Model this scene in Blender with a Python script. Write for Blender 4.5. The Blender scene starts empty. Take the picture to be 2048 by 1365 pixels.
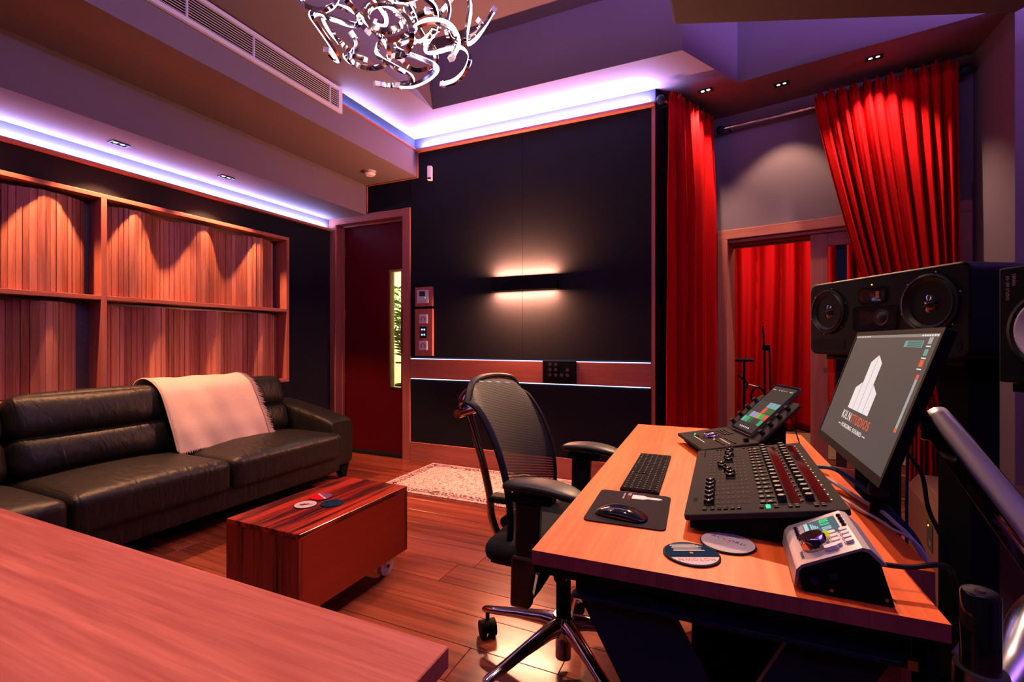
import bpy, bmesh, math, random
from math import sin, cos, pi, radians as R
from mathutils import Vector as V, Matrix as MX
random.seed(7)
scn = bpy.context.scene
C = scn.collection

# ------------------------------------------------------------------ camera, world, light, exposure
cam_d = bpy.data.cameras.new('camera'); cam = bpy.data.objects.new('camera', cam_d); C.objects.link(cam)
cam_d.lens = 36 * 950 / 2048; cam_d.sensor_width = 36; cam_d.clip_start = 0.02
cam.location = (0, 0, 1.14); cam.rotation_euler = (R(90), 0, R(24.3)); scn.camera = cam
w = bpy.data.worlds.new('world'); scn.world = w; w.use_nodes = True
w.node_tree.nodes['Background'].inputs[0].default_value = (0.5, 0.4, 0.45, 1)
w.node_tree.nodes['Background'].inputs[1].default_value = 0.003
vs = scn.view_settings
vs.view_transform = 'Standard'; vs.look = 'None'; vs.exposure = 0.0; vs.gamma = 1.0; vs.use_curve_mapping = False

VIOLET = (0.40, 0.36, 1.0)
WARM = (1.0, 0.62, 0.38)
def area(name, loc, rot, sx, sy, power, col, spread=180):
    l = bpy.data.lights.new(name, 'AREA'); l.shape = 'RECTANGLE'; l.size = sx; l.size_y = sy
    l.energy = power; l.color = col; l.spread = R(spread)
    o = bpy.data.objects.new(name, l); C.objects.link(o); o.location = loc; o.rotation_euler = rot
    return o
def spot(name, loc, target, power, col, angle=60, blend=0.5, radius=0.03):
    l = bpy.data.lights.new(name, 'SPOT'); l.energy = power; l.color = col; l.spot_size = R(angle)
    l.spot_blend = blend; l.shadow_soft_size = radius
    o = bpy.data.objects.new(name, l); C.objects.link(o); o.location = loc
    o.rotation_euler = (V(target) - V(loc)).to_track_quat('-Z', 'Y').to_euler()
    return o
UP = (R(180), 0, 0)
# LED strips hidden in the coves
area('cove_light_left', (-3.762, 1.1, 2.312), UP, 0.02, 5.2, 62, (0.37, 0.43, 1.0))
area('cove_light_back', (-1.58, 3.722, 2.962), UP, 2.1, 0.02, 165, (0.47, 0.38, 1.0))
area('cove_light_soffit', (-2.705, 3.24, 2.962), UP, 0.02, 0.9, 9, (0.40, 0.44, 1.0))
area('cove_light_right', (2.55, 1.2, 2.965), (R(180), R(-8), 0), 0.03, 4.0, 700, (0.42, 0.24, 1.0))
area('cove_light_front', (-0.6, -1.70, 2.965), (R(155), 0, 0), 4.0, 0.03, 115, (0.46, 0.26, 1.0))
# downlights in the ceilings
spot('slat_light_a', (-3.53, 1.735, 2.385), (-3.60, 1.735, 0), 150, (1.0, 0.42, 0.20), 96, 0.35, 0.014)
spot('slat_light_b', (-3.53, 2.428, 2.385), (-3.60, 2.428, 0), 150, (1.0, 0.42, 0.20), 96, 0.35, 0.014)
spot('slat_light_c', (-3.53, 1.04, 2.385), (-3.60, 1.04, 0), 150, (1.0, 0.42, 0.20), 96, 0.35, 0.014)
spot('curtain_light_a', (-0.147, 3.945, 3.03), (-0.25, 4.25, 1.0), 95, (1.0, 0.60, 0.42), 80, 0.8, 0.02)
spot('desk_light', (-0.147, 3.945, 3.03), (-0.05, 1.3, 0.75), 850, (1.0, 0.55, 0.32), 58, 0.6, 0.02)
spot('header_light', (0.376, 4.08, 3.03), (0.42, 4.35, 0.5), 55, (1.0, 0.60, 0.40), 84, 0.5, 0.02)
spot('curtain_light_b', (0.915, 3.958, 3.03), (1.02, 4.20, 1.0), 110, (1.0, 0.62, 0.46), 86, 0.7, 0.02)
ADDED_TRAY_SPOTS = [(-1.75, 0.9, 3.55), (-0.55, 1.2, 3.55)]  # unseen downlights added to light floor and furniture from above
for i_, p_ in enumerate(ADDED_TRAY_SPOTS):
    spot('added_tray_light', p_, (p_[0]-0.25+0.3*i_, p_[1]+0.1, 0), 215, (1.0, 0.60, 0.44), 84, 0.6, 0.04)
# wall lamp, live room and corridor lamps
area('wall_lamp_up', (-1.563, 3.705, 1.697), UP, 0.56, 0.03, 80.0, (1.0, 0.36, 0.20))
area('wall_lamp_down', (-1.563, 3.705, 1.568), (0, 0, 0), 0.56, 0.03, 80.0, (1.0, 0.36, 0.20))
area('live_room_lamp', (0.4, 6.0, 3.0), (R(-18), 0, 0), 0.8, 0.8, 90, (1.0, 0.75, 0.6))
area('corridor_lamp', (-3.4, 4.7, 2.5), (0, 0, 0), 0.6, 0.6, 170, (1.0, 0.88, 0.66))

# ------------------------------------------------------------------ helpers: meshes
class MB:
    def __init__(s, M=None):
        s.v = []; s.f = []; s.m = []; s.M = M
    def add(s, vs, fs, mi=0):
        n = len(s.v)
        for p in vs:
            p = V(p)
            if s.M is not None: p = s.M @ p
            s.v.append(p[:])
        for f in fs: s.f.append(tuple(i + n for i in f)); s.m.append(mi)
        return s
    def box(s, x0, x1, y0, y1, z0, z1, mi=0):
        return s.add([(x0,y0,z0),(x1,y0,z0),(x1,y1,z0),(x0,y1,z0),(x0,y0,z1),(x1,y0,z1),(x1,y1,z1),(x0,y1,z1)],
              [(0,3,2,1),(4,5,6,7),(0,1,5,4),(1,2,6,5),(2,3,7,6),(3,0,4,7)], mi)
    def prism(s, poly, z0, z1, mi=0):
        n = len(poly)
        a = sum(poly[i][0]*poly[(i+1)%n][1]-poly[(i+1)%n][0]*poly[i][1] for i in range(n))
        if a < 0: poly = poly[::-1]
        return s.add([(p[0],p[1],z0) for p in poly]+[(p[0],p[1],z1) for p in poly],
              [tuple(range(n-1,-1,-1)), tuple(range(n,2*n))]+[(i,(i+1)%n,n+(i+1)%n,n+i) for i in range(n)], mi)
    def cyl(s, p0, p1, r0, r1=None, n=20, mi=0, cap=True):
        r1 = r0 if r1 is None else r1
        p0 = V(p0); p1 = V(p1); d = (p1-p0).normalized()
        a = d.orthogonal().normalized(); b = d.cross(a)
        vs = [p0+(a*cos(2*pi*i/n)+b*sin(2*pi*i/n))*r0 for i in range(n)]+[p1+(a*cos(2*pi*i/n)+b*sin(2*pi*i/n))*r1 for i in range(n)]
        fs = [(i,(i+1)%n,n+(i+1)%n,n+i) for i in range(n)]
        if cap: fs += [tuple(range(n-1,-1,-1)), tuple(range(n,2*n))]
        return s.add(vs, fs, mi)
    def lathe(s, prof, o=(0,0,0), axis=(0,0,1), n=28, mi=0):
        d = V(axis).normalized(); a = d.orthogonal().normalized(); b = d.cross(a); o = V(o)
        vs = []; fs = []
        for r, z in prof:
            for i in range(n):
                t = 2*pi*i/n; vs.append(o+d*z+(a*cos(t)+b*sin(t))*max(r, 1e-5))
        for k in range(len(prof)-1):
            for i in range(n):
                j = (i+1) % n; fs.append((k*n+i, k*n+j, (k+1)*n+j, (k+1)*n+i))
        return s.add(vs, fs, mi)
    def tube(s, pts, r, n=8, mi=0, sx=1.0):
        pts = [V(p) for p in pts]; m = len(pts); up = None; vs = []; fs = []
        for k in range(m):
            t = (pts[min(k+1,m-1)]-pts[max(k-1,0)]).normalized()
            if up is None: up = t.orthogonal().normalized()
            up = (up-t*up.dot(t)); up = up.normalized() if up.length > 1e-6 else t.orthogonal().normalized()
            b = t.cross(up); rr = r[k] if isinstance(r, (list, tuple)) else r
            for i in range(n): vs.append(pts[k]+(up*cos(2*pi*i/n)*sx+b*sin(2*pi*i/n))*rr)
        for k in range(m-1):
            for i in range(n):
                j = (i+1) % n; fs.append((k*n+i, k*n+j, (k+1)*n+j, (k+1)*n+i))
        fs += [tuple(range(n-1,-1,-1)), tuple(range((m-1)*n, m*n))]
        return s.add(vs, fs, mi)
    def grid(s, fn, nu, nv, mi=0, flip=False):
        vs = [fn(i/nu, j/nv) for j in range(nv+1) for i in range(nu+1)]
        q = []
        for j in range(nv):
            for i in range(nu):
                a = j*(nu+1)+i; f = (a, a+1, a+nu+2, a+nu+1); q.append(f[::-1] if flip else f)
        return s.add(vs, q, mi)
    def puff(s, c, size, r=0.05, bulge=(0,0,0), n=10, mi=0, rot=None):
        """rounded cushion block"""
        hx, hy, hz = (d/2 for d in size); c = V(c)
        idx = {}; vs = []; fs = []
        def vert(p):
            k = tuple(round(a, 5) for a in p)
            if k not in idx:
                x, y, z = p
                q = V((x*hx, y*hy, z*hz))
                inn = V((max(-hx+r, min(hx-r, q.x)), max(-hy+r, min(hy-r, q.y)), max(-hz+r, min(hz-r, q.z))))
                d = q-inn
                if d.length > 1e-9: q = inn+d.normalized()*min(r, d.length)
                wx = (1-x*x); wy = (1-y*y); wz = (1-z*z)
                q += V((bulge[0]*x*wy*wz, bulge[1]*y*wx*wz, bulge[2]*z*wx*wy))
                if rot is not None: q = rot @ q
                idx[k] = len(vs); vs.append(q+c)
            return idx[k]
        def e(i):
            t = -1+2*i/n
            return math.copysign(1-(1-abs(t))**1.6, t) if t else 0.0
        for ax in range(3):
            for sg in (-1, 1):
                for i in range(n):
                    for j in range(n):
                        q = []
                        for (a, b) in ((i,j),(i+1,j),(i+1,j+1),(i,j+1)):
                            p = [0,0,0]; p[ax] = sg; p[(ax+1)%3] = e(a); p[(ax+2)%3] = e(b); q.append(vert(p))
                        fs.append(tuple(q if sg > 0 else q[::-1]))
        return s.add(vs, fs, mi)
    def build(s, name, mats, parent=None, smooth=False, bevel=0, seg=2, angle=35):
        me = bpy.data.meshes.new(name); me.from_pydata(s.v, [], s.f)
        for m in (mats if isinstance(mats, (list, tuple)) else [mats]): me.materials.append(m)
        if len(me.materials) > 1:
            for p, mi in zip(me.polygons, s.m): p.material_index = mi
        me.update()
        if smooth:
            for p in me.polygons: p.use_smooth = True
            me.set_sharp_from_angle(angle=R(angle))
        o = bpy.data.objects.new(name, me); C.objects.link(o)
        if parent: o.parent = parent
        if bevel:
            b = o.modifiers.new('bevel', 'BEVEL'); b.width = bevel; b.segments = seg; b.limit_method = 'ANGLE'; b.angle_limit = R(40)
        return o

def tag(o, label=None, cat=None, group=None, kind=None):
    if label: o['label'] = label
    if cat: o['category'] = cat
    if group: o['group'] = group
    if kind: o['kind'] = kind
    return o
def thing(name, label, cat, loc=(0,0,0), rz=0, group=None, kind=None):
    o = bpy.data.objects.new(name, None); C.objects.link(o); o.empty_display_size = 0.05
    o.location = loc; o.rotation_euler = (0, 0, rz)
    return tag(o, label, cat, group, kind)
def struct(name, loc=(0,0,0), rz=0, label=None):
    return thing(name, label, None, loc, rz, kind='structure')
def copy_tree(o, parent=None):
    c = o.copy(); C.objects.link(c); c.parent = parent
    for ch in list(o.children): copy_tree(ch, c)
    return c
def text(name, body, size, m, parent, M, ext=0.0002, align='CENTER', sx=1.0, wid=None):
    cu = bpy.data.curves.new(name, 'FONT'); cu.body = body; cu.size = size; cu.extrude = ext
    cu.align_x = align; cu.align_y = 'CENTER'; cu.resolution_u = 3; cu.space_character = 1.18
    t = bpy.data.objects.new(name, cu); C.objects.link(t)
    me = bpy.data.meshes.new_from_object(t.evaluated_get(bpy.context.evaluated_depsgraph_get()))
    bpy.data.objects.remove(t); bpy.data.curves.remove(cu)
    if wid: sx = wid/(max(v.co.x for v in me.vertices)-min(v.co.x for v in me.vertices))
    me.transform(M @ MX.Diagonal((sx, 1, 1, 1)))
    me.materials.clear(); me.materials.append(m)
    o = bpy.data.objects.new(name, me); C.objects.link(o); o.parent = parent
    return o
def frame(o, x, y, z=None):
    """matrix from an origin and two axis vectors"""
    x = V(x).normalized(); y = V(y).normalized(); z = x.cross(y) if z is None else V(z)
    return MX(((x.x,y.x,z.x,o[0]),(x.y,y.y,z.y,o[1]),(x.z,y.z,z.z,o[2]),(0,0,0,1)))
def spline(pts, n=8):
    pts = [V(p) for p in pts]; out = []
    for i in range(len(pts)-1):
        p0 = pts[max(i-1,0)]; p1 = pts[i]; p2 = pts[i+1]; p3 = pts[min(i+2,len(pts)-1)]
        for k in range(n):
            t = k/n
            out.append(0.5*((2*p1)+(p2-p0)*t+(2*p0-5*p1+4*p2-p3)*t*t+(3*p1-p0-3*p2+p3)*t**3))
    return out+[pts[-1]]

# ------------------------------------------------------------------ helpers: materials
def nt(name):
    m = bpy.data.materials.new(name); m.use_nodes = True
    n = m.node_tree.nodes; l = m.node_tree.links
    return m, n, l, n['Principled BSDF']
def c4(c): return (c[0], c[1], c[2], 1)
def plain(name, col, rough=0.5, metal=0.0, var=0.12, scale=20, bump=0.0, coat=0.0, sheen=0.0, spec=0.12, bscale=None, aniso=None):
    m, n, l, b = nt(name)
    tc = n.new('ShaderNodeTexCoord'); nz = n.new('ShaderNodeTexNoise'); nz.inputs['Scale'].default_value = scale
    nz.inputs['Detail'].default_value = 4
    l.new(tc.outputs['Object'], nz.inputs['Vector'])
    mix = n.new('ShaderNodeMix'); mix.data_type = 'RGBA'
    mix.inputs['A'].default_value = c4([a*(1-var) for a in col]); mix.inputs['B'].default_value = c4([min(1, a*(1+var)) for a in col])
    l.new(nz.outputs['Fac'], mix.inputs['Factor']); l.new(mix.outputs['Result'], b.inputs['Base Color'])
    b.inputs['Roughness'].default_value = rough; b.inputs['Metallic'].default_value = metal
    if coat: b.inputs['Coat Weight'].default_value = coat; b.inputs['Coat Roughness'].default_value = 0.08
    if sheen: b.inputs['Sheen Weight'].default_value = sheen; b.inputs['Sheen Roughness'].default_value = 0.4
    if spec is not None: b.inputs['Specular IOR Level'].default_value = spec
    if bump:
        n2 = n.new('ShaderNodeTexNoise'); n2.inputs['Scale'].default_value = bscale or scale*8; n2.inputs['Detail'].default_value = 3
        l.new(tc.outputs['Object'], n2.inputs['Vector'])
        bp = n.new('ShaderNodeBump'); bp.inputs['Strength'].default_value = bump; bp.inputs['Distance'].default_value = 0.002
        l.new(n2.outputs['Fac'], bp.inputs['Height']); l.new(bp.outputs['Normal'], b.inputs['Normal'])
    return m
def leather(name, col, rough, spec):
    m = plain(name, col, rough, var=0.15, scale=30, spec=spec)
    n = m.node_tree.nodes; l = m.node_tree.links; b = n['Principled BSDF']; tc = n['Texture Coordinate']
    mp = n.new('ShaderNodeMapping'); mp.inputs['Scale'].default_value = (7, 16, 6); l.new(tc.outputs['Object'], mp.inputs[0])
    n1 = n.new('ShaderNodeTexNoise'); n1.inputs['Scale'].default_value = 1.0; n1.inputs['Detail'].default_value = 3; n1.inputs['Distortion'].default_value = 1.2
    n2 = n.new('ShaderNodeTexNoise'); n2.inputs['Scale'].default_value = 260
    l.new(mp.outputs[0], n1.inputs[0]); l.new(tc.outputs['Object'], n2.inputs[0])
    b1 = n.new('ShaderNodeBump'); b1.inputs['Strength'].default_value = 0.55; b1.inputs['Distance'].default_value = 0.018
    b2 = n.new('ShaderNodeBump'); b2.inputs['Strength'].default_value = 0.2; b2.inputs['Distance'].default_value = 0.002
    l.new(n1.outputs['Fac'], b1.inputs['Height']); l.new(n2.outputs['Fac'], b2.inputs['Height'])
    l.new(b1.outputs[0], b2.inputs['Normal']); l.new(b2.outputs[0], b.inputs['Normal'])
    return m
def emit(name, col, strength):
    m, n, l, b = nt(name)
    b.inputs['Base Color'].default_value = (0.02, 0.02, 0.02, 1)
    nz = n.new('ShaderNodeTexNoise'); nz.inputs['Scale'].default_value = 6
    mix = n.new('ShaderNodeMix'); mix.data_type = 'RGBA'
    mix.inputs['A'].default_value = c4([a*0.96 for a in col]); mix.inputs['B'].default_value = c4(col)
    l.new(nz.outputs['Fac'], mix.inputs['Factor']); l.new(mix.outputs['Result'], b.inputs['Emission Color'])
    b.inputs['Emission Strength'].default_value = strength; b.inputs['Specular IOR Level'].default_value = 0.04; b.inputs['Roughness'].default_value = 0.8
    return m
def wood(name, ca, cb, axis=0, rough=0.4, grain=14, stripes=2.0, per_obj=0.0, coat=0.0, contrast=1.0, bump=0.15, spec=0.28):
    """ca light, cb dark; grain runs along axis"""
    m, n, l, b = nt(name)
    tc = n.new('ShaderNodeTexCoord'); mp = n.new('ShaderNodeMapping')
    sc = [grain, grain, grain]; sc[axis] = grain*0.045; mp.inputs['Scale'].default_value = sc
    l.new(tc.outputs['Object'], mp.inputs['Vector'])
    if per_obj:
        oi = n.new('ShaderNodeObjectInfo'); mu = n.new('ShaderNodeVectorMath'); mu.operation = 'SCALE'
        cx = n.new('ShaderNodeCombineXYZ')
        for k in range(3): l.new(oi.outputs['Random'], cx.inputs[k])
        l.new(cx.outputs[0], mu.inputs[0]); mu.inputs['Scale'].default_value = 37.0
        l.new(mu.outputs[0], mp.inputs['Location'])
    n1 = n.new('ShaderNodeTexNoise'); n1.inputs['Scale'].default_value = 1.0; n1.inputs['Detail'].default_value = 6; n1.inputs['Distortion'].default_value = 0.8
    l.new(mp.outputs[0], n1.inputs['Vector'])
    n2 = n.new('ShaderNodeTexNoise'); n2.inputs['Scale'].default_value = 7.0; n2.inputs['Detail'].default_value = 3
    l.new(mp.outputs[0], n2.inputs['Vector'])
    wv = n.new('ShaderNodeMath'); wv.operation = 'MULTIPLY'; wv.inputs[1].default_value = stripes*6
    l.new(n1.outputs['Fac'], wv.inputs[0])
    sn = n.new('ShaderNodeMath'); sn.operation = 'SINE'; l.new(wv.outputs[0], sn.inputs[0])
    ad = n.new('ShaderNodeMath'); ad.operation = 'MULTIPLY_ADD'; ad.inputs[1].default_value = 0.22*contrast; ad.inputs[2].default_value = 0.5
    l.new(sn.outputs[0], ad.inputs[0])
    a2 = n.new('ShaderNodeMath'); a2.operation = 'MULTIPLY_ADD'; a2.inputs[1].default_value = 0.9*contrast
    l.new(n2.outputs['Fac'], a2.inputs[0])
    sb = n.new('ShaderNodeMath'); sb.operation = 'SUBTRACT'; sb.inputs[1].default_value = 0.45*contrast
    l.new(ad.outputs[0], a2.inputs[2]); l.new(a2.outputs[0], sb.inputs[0])
    last = sb
    if per_obj:
        ob = n.new('ShaderNodeMath'); ob.operation = 'MULTIPLY_ADD'; ob.inputs[1].default_value = per_obj
        l.new(oi.outputs['Random'], ob.inputs[0]); 
        o2 = n.new('ShaderNodeMath'); o2.operation = 'SUBTRACT'; o2.inputs[1].default_value = per_obj/2
        l.new(sb.outputs[0], ob.inputs[2]); l.new(ob.outputs[0], o2.inputs[0]); last = o2
    mix = n.new('ShaderNodeMix'); mix.data_type = 'RGBA'; mix.clamp_factor = True
    mix.inputs['A'].default_value = c4(cb); mix.inputs['B'].default_value = c4(ca)
    l.new(last.outputs[0], mix.inputs['Factor']); l.new(mix.outputs['Result'], b.inputs['Base Color'])
    b.inputs['Roughness'].default_value = rough; b.inputs['Specular IOR Level'].default_value = spec
    if coat: b.inputs['Coat Weight'].default_value = coat; b.inputs['Coat Roughness'].default_value = 0.12
    if bump:
        bp = n.new('ShaderNodeBump'); bp.inputs['Strength'].default_value = bump; bp.inputs['Distance'].default_value = 0.001
        l.new(n2.outputs['Fac'], bp.inputs['Height']); l.new(bp.outputs['Normal'], b.inputs['Normal'])
    return m
def glass(name, tint=(0.9, 0.95, 0.95), refl=0.12):
    m, n, l, b = nt(name); n.remove(b)
    tr = n.new('ShaderNodeBsdfTransparent'); tr.inputs[0].default_value = c4(tint)
    gl = n.new('ShaderNodeBsdfGlossy'); gl.inputs['Roughness'].default_value = 0.02
    fr = n.new('ShaderNodeFresnel'); fr.inputs[0].default_value = 1.45
    mx = n.new('ShaderNodeMixShader')
    l.new(fr.outputs[0], mx.inputs[0]); l.new(tr.outputs[0], mx.inputs[1]); l.new(gl.outputs[0], mx.inputs[2])
    l.new(mx.outputs[0], n['Material Output'].inputs[0])
    return m
def mesh_weave(name, col):
    m, n, l, b = nt(name)
    b.inputs['Base Color'].default_value = c4(col); b.inputs['Roughness'].default_value = 0.6
    tc = n.new('ShaderNodeTexCoord')
    wv = n.new('ShaderNodeTexWave'); wv.wave_type = 'BANDS'; wv.bands_direction = 'Z'; wv.inputs['Scale'].default_value = 32; wv.inputs['Distortion'].default_value = 0.3
    mp = n.new('ShaderNodeMapping'); mp.inputs['Rotation'].default_value = (R(14), 0, 0)
    l.new(tc.outputs['Object'], mp.inputs[0]); l.new(mp.outputs[0], wv.inputs[0])
    w2 = n.new('ShaderNodeTexWave'); w2.wave_type = 'BANDS'; w2.bands_direction = 'Y'; w2.inputs['Scale'].default_value = 70
    l.new(tc.outputs['Object'], w2.inputs[0])
    mn = n.new('ShaderNodeMath'); mn.operation = 'MULTIPLY'; l.new(wv.outputs['Fac'], mn.inputs[0]); l.new(w2.outputs['Fac'], mn.inputs[1])
    gt = n.new('ShaderNodeMapRange'); gt.inputs[1].default_value = 0.25; gt.inputs[2].default_value = 0.45
    gt.inputs[3].default_value = 1.0; gt.inputs[4].default_value = 0.45
    l.new(mn.outputs[0], gt.inputs[0]); l.new(gt.outputs[0], b.inputs['Alpha'])
    return m
def rug_mat(name, sx, sy):
    """flower ground with a darker border, laid out in the rug's own coordinates"""
    m, n, l, b = nt(name)
    tc = n.new('ShaderNodeTexCoord'); sp = n.new('ShaderNodeSeparateXYZ'); l.new(tc.outputs['Object'], sp.inputs[0])
    def math(op, a, bb=None, c=None):
        q = n.new('ShaderNodeMath'); q.operation = op
        for i, x in enumerate((a, bb, c)):
            if x is None: continue
            if isinstance(x, (int, float)): q.inputs[i].default_value = x
            else: l.new(x, q.inputs[i])
        return q.outputs[0]
    dx = math('SUBTRACT', sx/2, math('ABSOLUTE', sp.outputs[0])); dy = math('SUBTRACT', sy/2, math('ABSOLUTE', sp.outputs[1]))
    d = math('MINIMUM', dx, dy)
    border = math('MULTIPLY', math('GREATER_THAN', d, 0.022), math('LESS_THAN', d, 0.095))
    nz = n.new('ShaderNodeTexNoise'); nz.inputs['Scale'].default_value = 9; nz.inputs['Detail'].default_value = 2
    l.new(tc.outputs['Object'], nz.inputs[0])
    ad = n.new('ShaderNodeVectorMath'); ad.operation = 'MULTIPLY_ADD'; ad.inputs[1].default_value = (0.16, 0.16, 0)
    l.new(nz.outputs['Color'], ad.inputs[0]); l.new(tc.outputs['Object'], ad.inputs[2])
    vo = n.new('ShaderNodeTexVoronoi'); vo.inputs['Scale'].default_value = 16; l.new(ad.outputs[0], vo.inputs[0])
    ring = math('SINE', math('MULTIPLY', vo.outputs['Distance'], 24.0))
    nf = n.new('ShaderNodeTexNoise'); nf.inputs['Scale'].default_value = 60; nf.inputs['Detail'].default_value = 2; l.new(tc.outputs['Object'], nf.inputs[0])
    pat = math('GREATER_THAN', math('ADD', ring, math('MULTIPLY', math('SUBTRACT', nf.outputs['Fac'], 0.5), 2.2)), 0.55)
    mixA = n.new('ShaderNodeMix'); mixA.data_type = 'RGBA'; mixA.inputs['A'].default_value = (0.58, 0.42, 0.36, 1); mixA.inputs['B'].default_value = (0.25, 0.09, 0.08, 1)
    l.new(pat, mixA.inputs['Factor'])
    mixB = n.new('ShaderNodeMix'); mixB.data_type = 'RGBA'; mixB.inputs['A'].default_value = (0.46, 0.30, 0.27, 1); mixB.inputs['B'].default_value = (0.04, 0.02, 0.03, 1)
    pb = math('GREATER_THAN', math('ADD', ring, math('MULTIPLY', math('SUBTRACT', nf.outputs['Fac'], 0.5), 2.5)), 0.0)
    l.new(pb, mixB.inputs['Factor'])
    mx = n.new('ShaderNodeMix'); mx.data_type = 'RGBA'; l.new(border, mx.inputs['Factor'])
    l.new(mixA.outputs['Result'], mx.inputs['A']); l.new(mixB.outputs['Result'], mx.inputs['B'])
    l.new(mx.outputs['Result'], b.inputs['Base Color']); b.inputs['Roughness'].default_value = 0.95
    bp = n.new('ShaderNodeBump'); bp.inputs['Strength'].default_value = 0.4; bp.inputs['Distance'].default_value = 0.002
    l.new(nf.outputs['Fac'], bp.inputs['Height']); l.new(bp.outputs['Normal'], b.inputs['Normal'])
    return m

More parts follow.
